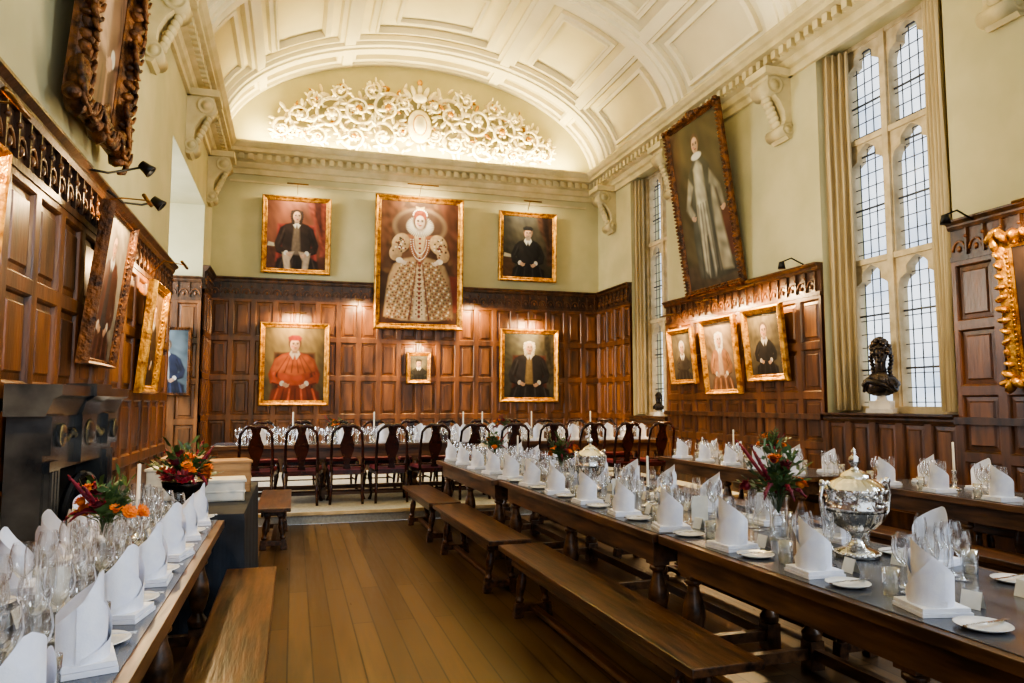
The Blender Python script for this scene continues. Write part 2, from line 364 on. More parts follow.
# ------------------------------------------------------------------ paintings
class Cv:
    def __init__(s,w,h,nx,ny,bg,seed=0):
        s.a=w/h; s.w=w; s.h=h; s.nx=nx; s.ny=ny
        u=np.linspace(-s.a/2,s.a/2,nx); v=np.linspace(0,1,ny); s.X,s.Y=np.meshgrid(u,v)
        s.rng=np.random.RandomState(seed); s.C=np.ones((ny,nx,3))*np.array(lin(bg))
        n=s.noise(3); n2=s.noise(12); s.C*=(1+.5*n+.25*n2)[...,None]
        r=np.sqrt(((s.X+.08)/s.a*1.3)**2+((s.Y-.62)*1.3)**2); s.C*=np.clip(1.5-.95*r,.3,1.5)[...,None]
    def noise(s,k):
        z=0
        for i in range(6):
            a=s.rng.uniform(0,6.28); q=k*s.rng.uniform(.6,1.6)*3; z=z+np.sin((s.X*math.cos(a)+s.Y*math.sin(a))*q+s.rng.uniform(0,6.28)+1.3*np.sin(s.X*q*.5+s.Y*q*.37))
        return z/4
    def mix(s,al,col,tex=.12,k=20,sh=None):
        c=np.array(lin(col)); t=(1+tex*s.noise(k)) if tex else np.ones(s.X.shape)
        if sh is not None: t=t*sh
        t=np.clip(t,.15,2)[...,None]; al=al[...,None]; s.C=s.C*(1-al)+c*t*al
    def ell(s,cx,cy,rx,ry,col,soft=.15,rot=0,tex=.12,k=20,shade=0):
        x=s.X-cx;y=s.Y-cy; c,q=math.cos(rot),math.sin(rot); x,y=x*c+y*q,-x*q+y*c
        d=np.sqrt((x/rx)**2+(y/ry)**2); al=np.clip((1+soft-d)/(2*soft),0,1); al=al*al*(3-2*al)
        sh=1-shade*np.clip((s.X-cx)/rx*.7-(s.Y-cy)/ry*.3+.2,-.3,1) if shade else None
        s.mix(al,col,tex,k,sh)
    def poly(s,P,col,soft=.012,tex=.15,k=20,shade=0):
        ins=np.zeros(s.X.shape,bool); D=np.full(s.X.shape,9.); n=len(P)
        for i in range(n):
            x0,y0=P[i];x1,y1=P[(i+1)%n]
            cond=((y0>s.Y)!=(y1>s.Y)); xi=(x1-x0)*(s.Y-y0)/((y1-y0) if y1!=y0 else 1e-9)+x0
            ins^=cond&(s.X<xi)
            dx,dy=x1-x0,y1-y0; t=np.clip(((s.X-x0)*dx+(s.Y-y0)*dy)/(dx*dx+dy*dy+1e-12),0,1)
            D=np.minimum(D,np.hypot(s.X-x0-t*dx,s.Y-y0-t*dy))
        sd=np.where(ins,D,-D); al=np.clip(.5+sd/(2*soft),0,1)
        sh=None
        if shade: w=max(abs(p[0]) for p in P)+.01; sh=1-shade*np.clip(s.X/w,-.4,1)-shade*.5*np.clip(1-D/.03,0,1)
        s.mix(al,col,tex,k,sh)
    def face(s,cx,cy,r,skin=(214,168,132),hair=(70,46,30),hairy=True,beard=None,look=0,wig=False,ft=1):
        dk=lambda c,f: tuple(int(k*f) for k in c)
        s.poly([(cx-r*.38,cy-r*.5),(cx-r*.42,cy-r*1.35),(cx+r*.42,cy-r*1.35),(cx+r*.38,cy-r*.5)],dk(skin,.72),.01,.05)
        if wig:
            for sd in(-1,1):
                for k in range(6): s.ell(cx+sd*r*(.78+.1*math.sin(k)),cy+r*(.8-.42*k),r*.34,r*.3,hair,.25,tex=.3,k=40,shade=.3)
            s.ell(cx,cy+r*.75,r*.85,r*.55,hair,.15,tex=.3,k=40)
        elif hairy: s.ell(cx,cy+r*.25,r*.95,r*1.12,hair,.1,tex=.25,k=30)
        s.ell(cx,cy-r*.05,r*.7,r*.98,skin,.08,tex=.05,shade=.55)
        s.ell(cx-r*.32,cy-r*.28,r*.2,r*.17,(214,126,98),.8,tex=0); s.ell(cx+look*r*.6-r*.05,cy+r*.55,r*.4,r*.22,dk(skin,1.08) if max(skin)<236 else skin,.7,tex=0)
        for e in(-.3,.3):
            s.ell(cx+(e+look)*r,cy+r*.1,r*.2*ft,r*.13*ft,dk(skin,.5),.5,tex=0); s.ell(cx+(e+look)*r,cy+r*.07,r*.11,r*.055,(206,194,180),.3,tex=0)
            s.ell(cx+(e+look*1.3)*r,cy+r*.07,r*.07*ft,r*.07*ft,(24,16,14),.3,tex=0); s.ell(cx+(e+look)*r,cy+r*.27,r*.22,r*.05*ft,dk(hair,.5),.4,tex=0,rot=-.15 if e>0 else .15)
        s.poly([(cx+(look-.02)*r,cy+r*.12),(cx+(look+.15)*r,cy-r*.28),(cx+(look-.12)*r,cy-r*.32)],dk(skin,.68),.006,0); s.ell(cx+(look+.02)*r,cy-r*.24,r*.07,r*.06,dk(skin,1.05) if max(skin)<240 else skin,.5,tex=0)
        s.ell(cx+look*r,cy-r*.52,r*.24*ft,r*.08*ft,(140,50,44),.4,tex=0); s.ell(cx+look*r,cy-r*.72,r*.2,r*.06,dk(skin,.7),.6,tex=0)
        if beard: s.ell(cx,cy-r*.8,r*.5,r*.5,beard,.3); s.ell(cx+look*r,cy-r*.42,r*.3,r*.07,beard,.4); s.ell(cx+look*r,cy-r*.54,r*.15,r*.045,(150,70,60),.4,tex=0)
    def hand(s,cx,cy,r,skin,sg):
        s.ell(cx,cy,r,r*.7,skin,.15,sg*.4,shade=.3)
        for k in range(4): s.ell(cx-sg*r*(.9-.1*k),cy-r*(.1+.28*k)+r*.2,r*.6,r*.15,tuple(int(q*(.97-.06*(k%2))) for q in skin),.25,-sg*.35,tex=0)
    def build(s,b,m):
        nx,ny=s.nx,s.ny
        xs=(np.linspace(-.5,.5,nx)*s.w).tolist(); zs=(np.linspace(-.5,.5,ny)*s.h).tolist()
        vs=[(x,-.012,z) for z in zs for x in xs]
        fs=[(j*nx+i,j*nx+i+1,(j+1)*nx+i+1,(j+1)*nx+i) for j in range(ny-1) for i in range(nx-1)]
        s.base=len(b.v); b.add(vs,fs,m,True)
def frame_prof(b,w,h,prof,m=0):
    vs=[];fs=[]
    for o,d in prof:
        a,c=w/2+o,h/2+o; vs+=[(-a,-d,-c),(a,-d,-c),(a,-d,c),(-a,-d,c)]
    for k in range(len(prof)-1):
        for q in range(4):
            l=(q+1)%4; fs.append((k*4+q,k*4+l,(k+1)*4+l,(k+1)*4+q))
    b.add(vs,fs,m)
def painting(name,W,H,cv_fn,loc,rz,tilt=0,fw=.09,fm=None,res=120,ornate=0,seed=1,dim=.5):
    w,h=W-2*fw,H-2*fw; b=MB()
    nx=int(res); ny=int(res*h/w); cv=cv_fn(w,h,nx,ny); cv.build(b,1)
    frame_prof(b,w,h,[(0,0),(0,.02),(fw*.12,.028),(fw*.2,.02),(fw*.35,.03),(fw*.6,.06),(fw*.75,.07),(fw*.9,.055),(fw,.03),(fw,-.02),(-.0,-.02)],0)
    b.add([(-W/2,.018,-H/2),(W/2,.018,-H/2),(W/2,.018,H/2),(-W/2,.018,H/2)],[(0,1,2,3)],2)
    rnd=random.Random(seed)
    if ornate<2:
        st=.045; per=[]
        x=-w/2
        while x<w/2: per+= [(x,-h/2-fw*.28),(x,h/2+fw*.28)]; x+=st
        z=-h/2
        while z<h/2: per+=[(-w/2-fw*.28,z),(w/2+fw*.28,z)]; z+=st
        for x,z in per: b.sph((x,-.03,z),(.014,.012,.014),0,6,4)
    if ornate>=1:
        pts=[];st=.085 if ornate==2 else (.1 if ornate==1 else .06)
        def side(n,f):
            for i in range(n+1): pts.append(f(i/n))
        nxs=int(W/st); nzs=int(H/st)
        side(nxs,lambda u:(-W/2+W*u,-H/2+fw*.35,0)); side(nxs,lambda u:(-W/2+W*u,H/2-fw*.35,0))
        side(nzs,lambda u:(-W/2+fw*.35,-H/2+H*u,1)); side(nzs,lambda u:(W/2-fw*.35,-H/2+H*u,1))
        for i,(x,z,v) in enumerate(pts):
            cz=1+1.1*math.exp(-(x/(W*.13))**2)*(1-v)+ .5*math.exp(-(z/(H*.1))**2)*v+.7*(abs(abs(x)-W/2)<.2 and abs(abs(z)-H/2)<.2)
            if ornate==1.5: cz=1 if z<H*.45 else 1.2+1.6*math.exp(-(x/(W*.16))**2)
            s=fw*(.4 if ornate==2 else .33)*cz
            sx=1 if x>0 else -1; sz=1 if z>0 else -1
            cx=x+(sx*s*.25 if v else 0); czz=z+(0 if v else sz*s*.25)
            R=Matrix.Rotation(rnd.uniform(-.9,.9)+i*.7,3,'Y')
            b.sph((cx,-.06,czz),(s*.95,.04+s*.3,s*.45),0,8,5,rot=R)
            if ornate>=2:
                p=[(cx+s*(1.1-.16*k)*math.cos(k*.8+i),-.09-.01*k,czz+s*(1.1-.16*k)*math.sin(k*.8+i)) for k in range(7)]
                b.tube(p,[.02,.025,.025,.022,.02,.015,.01],6,0)
    o=b.obj(name,[fm or M_GOLD,M_PAINT,M_PANELD],loc)
    o.matrix_world=Matrix.Translation(loc)@Matrix.Rotation(rz,4,'Z')@Matrix.Rotation(tilt,4,'X')
    C=cv.C*dim; g=C.mean(axis=2,keepdims=True); C=C*.85+g*.15
    at=o.data.color_attributes.new('Col','FLOAT_COLOR','POINT'); arr=np.ones((len(o.data.vertices),4),dtype=np.float32)*.5
    arr[cv.base:cv.base+nx*ny,:3]=np.clip(C.reshape(-1,3),0.002,1); arr[:,3]=1; at.data.foreach_set('color',arr.ravel())
    return o
def half(bg,robe,skin=(214,168,132),hair=(70,46,30),collar=(230,225,210),acc=None,beard=None,hat=None,cy=.74,r=.09,seed=0,wide=.3,hands=True,chair=None,sash=None,wig=False,curtain=None,table=None,cuff=(226,220,206),dx=0,legs=None):
    def fn(w,h,nx,ny):
        c=Cv(w,h,nx,ny,bg,seed); a=c.a/2
        if curtain: c.poly([(a*.3,1.1),(a*.45,.8),(a*.75,.55),(a*.8,.2),(a*1.2,.2),(a*1.2,1.1)],curtain,.02,.5,14); c.poly([(a*.55,1.1),(a*.62,.8),(a*.85,.5),(a*.9,.5),(a*.8,1.1)],tuple(int(k*.6) for k in curtain),.02,.3)
        if table: c.poly([(-a*1.2,-.1),(-a*1.2,.34),(-a*.55,.3),(-a*.5,-.1)],table,.012,.2); c.poly([(-a*.98,.33),(-a*.95,.39),(-a*.65,.36),(-a*.68,.32)],(206,192,160),.008)
        if chair: c.poly([(-.29,.1),(-.27,.66),(.27,.66),(.29,.1)],chair,.015,.2); c.poly([(-.25,.15),(-.24,.63),(.24,.63),(.25,.15)],tuple(int(k*.7) for k in chair),.015)
        dk=tuple(int(k*.5) for k in robe); md=tuple(int(k*.75) for k in robe); lt=tuple(min(255,int(k*1.3+8)) for k in robe)
        sh=cy-r*1.5
        c.poly([(-wide*.55,-.05),(-wide*.62,.3),(-wide*.72,sh-.07),(-wide*.5,sh-.005),(-r*.5,sh+r*.4),(r*.5,sh+r*.4),(wide*.5,sh-.005),(wide*.72,sh-.07),(wide*.62,.3),(wide*.6,-.05)],robe,.01,.3,10,.45)
        if acc: c.poly([(-.055,-.02),(-.07,.3),(-.035,sh+.02),(.035,sh+.02),(.06,.3),(.075,-.02)],acc,.012,.15,30,.3)
        c.poly([(-wide*.95,-.05),(-wide*.85,.14),(-wide*.4,.22),(wide*.5,.2),(wide*.95,.12),(wide*1.0,-.05)],md,.015,.4,9,.3)
        for s2 in(-1,1):
            c.poly([(s2*wide*.48,sh-.01),(s2*wide*.74,sh-.07),(s2*wide*.98,.36),(s2*wide*.9,.24),(s2*wide*.45,.2),(s2*wide*.42,.27),(s2*wide*.7,.33),(s2*wide*.52,sh-.14)],robe,.01,.35,12,.3)
            c.poly([(s2*wide*.56,sh-.06),(s2*wide*.8,.36),(s2*wide*.76,.36),(s2*wide*.52,sh-.08)],lt if s2<0 else dk,.012,.2)
            c.poly([(s2*wide*.53,sh-.13),(s2*wide*.7,.34),(s2*wide*.66,.34),(s2*wide*.5,sh-.15)],dk,.01)
            c.poly([(s2*wide*.85,.235),(s2*wide*.5,.195),(s2*wide*.48,.215),(s2*wide*.83,.25)],dk,.008)
        for k in range(7):
            x=-wide*.8+wide*1.6*k/6; c.poly([(x,-.02),(x*.8+.01,.16),(x*.8+.02,.16),(x+.025,-.02)],dk if k%2 else lt,.014,.2)
        if sash:
            c.poly([(-wide*.75,sh-.08),(-wide*.45,sh+.0),(wide*.45,sh),(wide*.75,sh-.08),(wide*.85,.4),(wide*.3,.36),(0,.33),(-wide*.3,.36),(-wide*.85,.4)],sash,.012,.3,12,.45)
            for k in range(6):
                x=-wide*.55+wide*1.1*k/5; c.poly([(x*.5,sh-.03),(x*1.2,.38),(x*1.2+.012,.38),(x*.5+.004,sh-.03)],tuple(int(q*.55) for q in sash),.01)
        if legs:
            for s2 in(-1,1): c.poly([(s2*.03,.26),(s2*.2,.24),(s2*.17,.02),(s2*.14,-.05),(s2*.08,-.05),(s2*.09,.12)],legs,.01,.2,20,.3)
        if collar:
            c.poly([(-r*.55,cy-r*.95),(-r*.8,cy-r*1.45),(-r*.25,cy-r*2.3),(0,cy-r*1.5),(r*.25,cy-r*2.3),(r*.8,cy-r*1.45),(r*.55,cy-r*.95)],collar,.007,.08,30,.2)
        if hands:
            for s2 in(-1,1):
                if cuff: c.ell(s2*wide*.46,.235,.03,.036,cuff,.15,s2*.3)
                c.hand(s2*wide*.34,.215 if s2<0 else .2,.04,skin,s2)
        c.face(dx,cy,r,skin,hair or (90,80,70),hair is not None,beard,look=.07,wig=wig)
        if hat:
            c.poly([(dx-r*.9,cy+r*.6),(dx-r*1.05,cy+r*1.1),(dx-r*.4,cy+r*1.45),(dx+r*.6,cy+r*1.4),(dx+r*1.05,cy+r*1.0),(dx+r*.85,cy+r*.6)],hat,.008,.2)
        return c
    return fn
def elizabeth(w,h,nx,ny):
    c=Cv(w,h,nx,ny,(88,58,36),3); G=(196,158,108)
    for k in range(70):
        c.ell(c.rng.uniform(-.32,.32),c.rng.uniform(.1,1),.02,.028,(120,82,44) if k%2 else (70,42,28),.6,c.rng.uniform(0,3))
    c.poly([(-.35,.45),(-.35,1.05),(-.12,1.05),(-.2,.85),(-.26,.6),(-.3,.45)],(112,68,40),.02,.5,14); c.poly([(.35,.3),(.35,1.05),(.14,1.05),(.2,.8),(.27,.5),(.3,.3)],(98,56,36),.02,.5,14)
    c.poly([(-.35,-.05),(-.35,.09),(.35,.11),(.35,-.05)],(74,44,30),.02)
    c.poly([(.2,.1),(.19,.4),(.33,.4),(.33,.1)],(118,48,32),.01,.2)
    c.ell(0,.80,.22,.15,(150,124,94),.1); c.ell(0,.80,.2,.135,(92,66,50),.15)
    c.poly([(-.04,.55),(-.13,.53),(-.21,.48),(-.25,.38),(-.275,.2),(-.285,.055),(-.15,.025),(0,.02),(.15,.025),(.285,.055),(.275,.2),(.25,.38),(.21,.48),(.13,.53),(.04,.55)],G,.008,.2,30,.45)
    for k in range(-9,10):
        x=k*.03; c.poly([(x*.5,.5),(x,.04),(x+.006,.04),(x*.5+.004,.5)],(148,108,68),.008,.1)
    for j in range(19):
        y=.05+j*.025; ww=.26 if y<.3 else .26-(y-.3)*.5
        for i in range(-10,11):
            x=i*.027+(j%2)*.0135
            if abs(x)<ww: c.ell(x,y,.0065,.0085,((132,66,44),(104,86,56),(236,222,190))[(i*2+j)%3],.6,i,tex=0)
    c.poly([(-.012,.54),(-.055,.03),(.055,.03),(.012,.54)],(222,198,156),.01,.2,40)
    for j in range(12): c.ell(0,.06+j*.038,.012,.014,(140,58,40),.4,tex=0); c.ell(.025*(1-j/14),.08+j*.036,.006,.006,(90,74,44),.4,tex=0); c.ell(-.025*(1-j/14),.08+j*.036,.006,.006,(90,74,44),.4,tex=0)
    for s in(-1,1):
        c.poly([(s*.075,.03),(s*.018,.53),(s*.024,.53),(s*.088,.03)],(116,52,34),.005)
    c.poly([(-.115,.73),(-.08,.6),(0,.46),(.08,.6),(.115,.73)],(150,92,58),.007,.3,40)
    c.poly([(-.05,.74),(-.03,.6),(0,.49),(.03,.6),(.05,.74)],(214,184,136),.007,.2,40)
    for s in(-1,1):
        c.ell(s*.155,.655,.07,.085,(204,170,122),.08,s*.5,.2,40,.4); c.ell(s*.195,.575,.052,.065,(194,158,112),.1,s*.2,.2,40,.4)
        for k in range(34):
            a=c.rng.uniform(0,6.3); q=c.rng.uniform(0,.06); c.ell(s*.165+q*math.cos(a),.63+q*1.4*math.sin(a),.0075,.0075,((120,46,34),(76,64,40),(240,226,200))[k%3],.4,tex=0)
        c.ell(s*.165,.515,.028,.022,(240,230,214),.15); c.hand(s*.135,.5,.024,(236,210,184),s)
    for k in range(6): c.ell(0,.70-.04*k,.011,.009,(140,40,38),.3,tex=0)
    for rr in (.075,.055):
        for k in range(26):
            a=k/25*PI; c.ell(rr*math.cos(a),.69-rr*2.2*math.sin(a),.0045,.0045,(246,240,225),.3,tex=0)
    c.ell(0,.80,.115,.085,(150,134,114),.05)
    for k in range(36):
        a=k/36*2*PI; c.ell(.08*math.cos(a),.80+.058*math.sin(a),.0038,.032,(238,230,214),.3,a-PI/2,tex=0)
    c.ell(0,.845,.062,.066,(112,84,66),.2)
    c.ell(0,.895,.056,.052,(142,62,28),.12,tex=.3,k=40); c.poly([(-.03,.935),(-.035,.965),(0,.955),(.035,.965),(.03,.935)],(222,190,110),.005)
    c.face(0,.838,.056,(236,206,178),(142,62,28),False,ft=1.15)
    for k in range(11):
        a=k/10*PI; c.ell(.056*math.cos(a),.895+.046*math.sin(a),.006,.006,(250,244,230),.3,tex=0)
    return c
def fulllen(w,h,nx,ny):
    c=Cv(w,h,nx,ny,(88,78,52),9)
    c.poly([(-.4,.28),(-.4,1.05),(-.16,1.05),(-.2,.75),(-.28,.6),(-.26,.28)],(96,68,42),.03,.4,10)
    c.poly([(-.4,-.05),(-.4,.14),(.4,.18),(.4,-.05)],(84,72,56),.02,.3)
    c.poly([(.18,.14),(.18,.42),(.4,.42),(.4,.14)],(92,50,34),.01,.2)
    c.poly([(-.14,.06),(-.15,.3),(-.11,.55),(-.115,.7),(-.03,.78),(.05,.78),(.12,.71),(.13,.52),(.17,.3),(.24,.05),(.05,.03)],(84,86,74),.01,.4,12,.4)
    c.poly([(-.07,.1),(-.075,.4),(-.055,.72),(0,.77),(.045,.72),(.05,.4),(.06,.1),(.03,.05),(.01,.3),(-.01,.3),(-.03,.05)],(186,182,158),.01,.3,18,.3)
    c.poly([(.09,.08),(.1,.5),(.12,.66),(.15,.5),(.22,.07)],(158,152,126),.012,.35,14)
    c.poly([(-.12,.68),(-.19,.5),(-.13,.42),(-.1,.45),(-.14,.52),(-.08,.62)],(166,162,140),.01,.3)
    c.poly([(.11,.68),(.2,.56),(.22,.44),(.19,.44),(.16,.55),(.09,.6)],(130,126,108),.01,.3)
    c.hand(-.12,.43,.022,(216,172,138),-1); c.hand(.205,.43,.022,(216,172,138),1)
    for k in range(5): c.poly([(-.1+.05*k,.05),(-.06+.03*k,.5),(-.055+.03*k,.5),(-.09+.05*k,.05)],(60,62,54),.01)
    c.face(0,.86,.05,(218,176,142),(90,66,46)); c.ell(0,.79,.055,.022,(236,232,220),.2)
    return c
painting('elizabethan_portrait_painting',1.84,2.76,elizabeth,(2.42,YB-.2,4.36),0,.03,.12,res=210,dim=.68)
painting('portrait_painting',1.32,1.55,half((128,72,46),(56,40,32),hair=(60,42,30),collar=(236,226,208),acc=(120,100,80),cy=.78,r=.078,seed=2,wide=.32,chair=(168,58,40),curtain=(140,62,40),wig=True,legs=(196,170,140),table=(90,50,34)),(-.02,YB-.1,4.8),0,.04,.1,seed=2,dim=.62)
painting('portrait_painting',1.32,1.52,half((66,60,46),(40,36,34),hair=(120,90,66),collar=(236,232,220),beard=(150,130,110),hat=(30,26,24),cy=.72,r=.085,seed=3,curtain=(76,48,34),table=(86,58,36)),(4.8,YB-.1,4.86),0,.04,.1,seed=3,dim=.62)
painting('cardinal_portrait_painting',1.32,1.62,half((124,104,62),(186,74,28),hair=(96,60,36),collar=(220,204,180),sash=(198,94,36),hat=(140,34,24),cy=.77,r=.09,seed=4,wide=.35,chair=(100,62,40)),(0,YB-.12,2.24),0,.02,.1,seed=4,dim=.46)
painting('small_portrait_painting',.5,.64,half((84,80,64),(50,48,44),hair=(70,60,50),collar=(230,226,214),hat=(26,24,24),cy=.68,r=.13,seed=5,wide=.34,hands=False),(2.44,YB-.12,2.2),0,0,.075,seed=5,res=60)
painting('judge_portrait_painting',1.32,1.56,half((84,82,66),(52,48,50),hair=(206,200,186),collar=(240,236,226),acc=(150,124,76),cy=.78,r=.082,seed=6,wide=.35,wig=True,chair=(100,48,38),curtain=(80,72,54)),(4.82,YB-.12,2.28),0,.02,.1,seed=6,dim=.5)
painting('portrait_painting',.8,1.18,half((96,112,120),(44,52,84),hair=(110,84,60),collar=(236,236,236),acc=(230,230,232),cy=.74,r=.09,seed=7,wide=.3),(-2.12,13.66,2.2),0,.0,.05,fm=M_GOLDD,seed=7)
LZ=PI/2
painting('ornate_framed_portrait_painting',1.3,2.4,half((150,110,84),(150,110,84),hair=(96,66,44),collar=(236,220,200),acc=(196,160,130),cy=.74,r=.09,seed=8,curtain=(130,86,66)),(XL+.2,5.95,4.72),LZ,.08,.2,fm=M_GOLDD,ornate=2,seed=8,dim=.65)
painting('portrait_painting',.9,1.24,half((160,150,132),(96,52,44),hair=(120,110,100),collar=(240,240,240),acc=(60,58,64),cy=.8,r=.075,seed=9,wide=.27),(XL+.15,6.45,2.4),LZ,.11,.055,fm=M_GOLDD,seed=9)
painting('portrait_painting',.8,1.16,half((130,96,52),(62,46,36),hair=(80,50,30),collar=(230,220,200),cy=.76,r=.08,seed=10,wide=.27),(XL+.14,8.45,2.17),LZ,.09,.085,seed=10)
painting('portrait_painting',.8,.72,half((110,80,50),(50,40,34),seed=11),(XL+.12,3.8,2.42),LZ,.05,.09,seed=11)
RZ=-PI/2
painting('full_length_portrait_painting',1.62,2.85,fulllen,(XR-.28,10.12,4.68),RZ,.14,.1,fm=M_GOLDD,ornate=1.5,res=140,seed=12,dim=.7)
painting('portrait_painting',.8,.95,half((96,86,66),(76,66,56),hair=(190,184,176),collar=(230,226,214),cy=.68,r=.12,seed=13,hands=False),(XR-.14,11.1,2.28),RZ,.1,.08,seed=13)
painting('portrait_painting',.94,1.2,half((140,116,90),(176,118,76),hair=(210,204,196),collar=(240,234,220),acc=(210,170,136),cy=.74,r=.095,seed=14,wig=True),(XR-.14,9.95,2.22),RZ,.1,.08,seed=14,dim=.58)
painting('portrait_painting',.9,1.06,half((112,98,70),(44,40,38),hair=(100,84,70),collar=(226,220,206),cy=.72,r=.11,seed=15),(XR-.14,8.82,2.32),RZ,.1,.1,seed=15)
painting('ornate_framed_portrait_painting',1.25,1.42,half((72,52,38),(58,34,30),hair=(60,44,32),collar=(220,200,180),cy=.76,r=.08,seed=16),(XR-.16,4.55,2.36),RZ,.08,.15,ornate=1,seed=16)
# ------------------------------------------------------------------ picture lights
def piclight(px,py,pz,n,w=.5,e=14,d=.34,up=.12,col=(1,.68,.34)):
    b=MB(); P=Vector((px,py,pz)); nn=Vector((*n,0)); t=Vector((-n[1],n[0],0))
    h=P+nn*d+Vector((0,0,up))
    b.tube([P,P+nn*d*.4+Vector((0,0,up*1.3)),h],.006,6,0); b.tube([h-t*w*.4,h+t*w*.4],.016,8,0)
    b.obj('picture_light',[M_BRASS])
    area('picture_lamp_glow',h-Vector((0,0,.035)),P-Vector((0,0,.9)),w*.8,.05,e,col)
K=2.0
piclight(-.02,YB-.12,5.62,(0,-1),e=9*K,col=(1,.84,.56)); piclight(4.8,YB-.12,5.66,(0,-1),e=9*K,col=(1,.84,.56)); piclight(2.42,YB-.12,5.78,(0,-1),.8,20*K,.45,col=(1,.82,.52))
piclight(0,YB-.06,3.1,(0,-1),e=22*K); piclight(2.44,YB-.06,2.58,(0,-1),.3,18*K); piclight(4.82,YB-.06,3.12,(0,-1),e=22*K)
piclight(1.2,YB-.06,3.4,(0,-1),.2,14*K); piclight(3.6,YB-.06,3.4,(0,-1),.2,14*K)
piclight(XR-.1,8.82,3.0,(-1,0),e=32*K); piclight(XR-.1,9.95,2.95,(-1,0),e=32*K); piclight(XR-.1,11.1,2.85,(-1,0),e=24*K); piclight(XR-.1,4.55,3.22,(-1,0),.5,22*K,.42,up=.02)
piclight(XL+.1,3.8,2.88,(1,0),.4,e=16*K,up=.0,d=.24); piclight(XL+.1,8.45,2.85,(1,0),e=28*K); piclight(XL+.1,6.45,3.12,(1,0),.4,e=16*K,d=.32,up=.02)
for y,u in ((6.4,-.26),(6.95,-.4)):
    b=MB(); b.tube([(XL+.1,y-.45,3.22),(XL+.2,y-.3,3.4+u*.6),(XL+.3,y-.1,3.6+u),(XL+.38,y,3.66+u)],.01,6,0)
    Mx=Matrix.Translation((XL+.4,y,3.66+u))@Matrix.Rotation(-.9,4,'Y'); b.lathe([(0,.05),(.035,.04),(.045,-.02),(.055,-.06),(.04,-.06),(.0,-.02)],(0,0,0),12,0,Mx)
    b.obj('spot_lamp',[M_METAL])
for y in (5.5,8.0):
    b=MB(); b.tube([(XR-.1,y,3.3),(XR-.3,y,3.38),(XR-.45,y,3.32)],.01,6,0); b.lathe([(0,.05),(.035,.04),(.05,-.05),(.0,-.03)],(XR-.45,y,3.28),12,0); b.obj('spot_lamp',[M_METAL])
# ------------------------------------------------------------------ lunette ornament
b=MB(); oc=(CX-.05,YB-.06,6.62); LY=YB-.09
rnd=random.Random(7)
def leaf(b,x,z,ang,l,m=0,d=.0):
    R=Matrix.Rotation(-ang,3,'Y'); b.sph((x+math.cos(ang)*l*.5,LY-d,z+math.sin(ang)*l*.5),(l*.55,.035,l*.2),m,7,5,rot=R)
def scroll(b,cx,cz,r,turns,a0,dirn,sgn,m=0):
    n=int(18*turns); pts=[];rd=[]
    for i in range(n+1):
        u=i/n; a=a0+dirn*u*turns*2*PI; q=r*(1-.82*u)
        pts.append((cx+sgn*q*math.cos(a),LY-.02-.09*u,cz+q*math.sin(a))); rd.append(.045*(1-.5*u)*(.6+r))
        if i%2==0 and u<.85:
            aa=math.atan2(math.sin(a),sgn*math.cos(a)); leaf(b,pts[-1][0],pts[-1][2],aa+rnd.uniform(-.7,.7),r*rnd.uniform(.35,.6),1 if rnd.random()<.1 else 0,.02+.07*rnd.random())
    b.tube(pts,rd,6,m)
    b.sph((cx,LY-.08,cz),(r*.2,.06,r*.2),1 if rnd.random()<.35 else 0,8,5)
    for k in range(6):
        a=k*PI/3; b.sph((cx+r*.25*math.cos(a),LY-.05,cz+r*.25*math.sin(a)),(r*.14,.04,r*.14),0,6,4)
for s in(-1,1):
    for (dx,dz,r,a0,dr) in((.66,.98,.36,PI*.9,-1),(.75,.36,.34,.3,1),(1.25,.9,.36,PI,1),(1.35,.3,.28,.2,-1),(1.8,.72,.38,PI*.8,-1),(2.05,.22,.22,.2,1),(2.4,.62,.32,PI,1),(2.75,.32,.26,PI,-1),(.35,.5,.2,1,1),(1.0,1.32,.2,2,1),(1.65,1.22,.18,2,1),(2.1,1.0,.18,1,-1)):
        scroll(b,oc[0]+s*dx,oc[2]+dz,r,1.35,a0,dr,s)
    for k in range(120):
        dx=rnd.uniform(.3,2.95); top=1.55*math.sqrt(max(0,1-(dx/3.15)**2)); dz=rnd.uniform(.05,max(.2,top)); leaf(b,oc[0]+s*dx,oc[2]+dz,rnd.uniform(0,PI),rnd.uniform(.1,.2),1 if rnd.random()<.07 else 0)
b.sph((oc[0],LY-.04,oc[2]+.66),(.26,.1,.36),0,16,10); b.sph((oc[0],LY-.1,oc[2]+.66),(.16,.08,.24),1,14,8); b.sph((oc[0],LY-.14,oc[2]+.66),(.13,.08,.2),0,14,8)
for k in range(22):
    a=k/22*2*PI; leaf(b,oc[0]+.28*math.cos(a),oc[2]+.66+.38*math.sin(a),a+.6*math.sin(k*2),.17,0,.05)
for s in(-1,1): scroll(b,oc[0]+s*.32,oc[2]+1.12,.2,1.4,PI*.8,-1,s)
for k in(-2,-1,0,1,2): leaf(b,oc[0]+k*.09,oc[2]+1.3-.03*abs(k),PI/2-k*.35,.26,0,.06)
b.sph((oc[0],LY-.07,oc[2]+1.25),(.16,.08,.1),0,10,6); b.sph((oc[0],LY-.06,oc[2]+1.6),(.06,.05,.07),1,8,6)
b.obj('plaster_foliage_relief',[M_PLAST,M_GOLD])
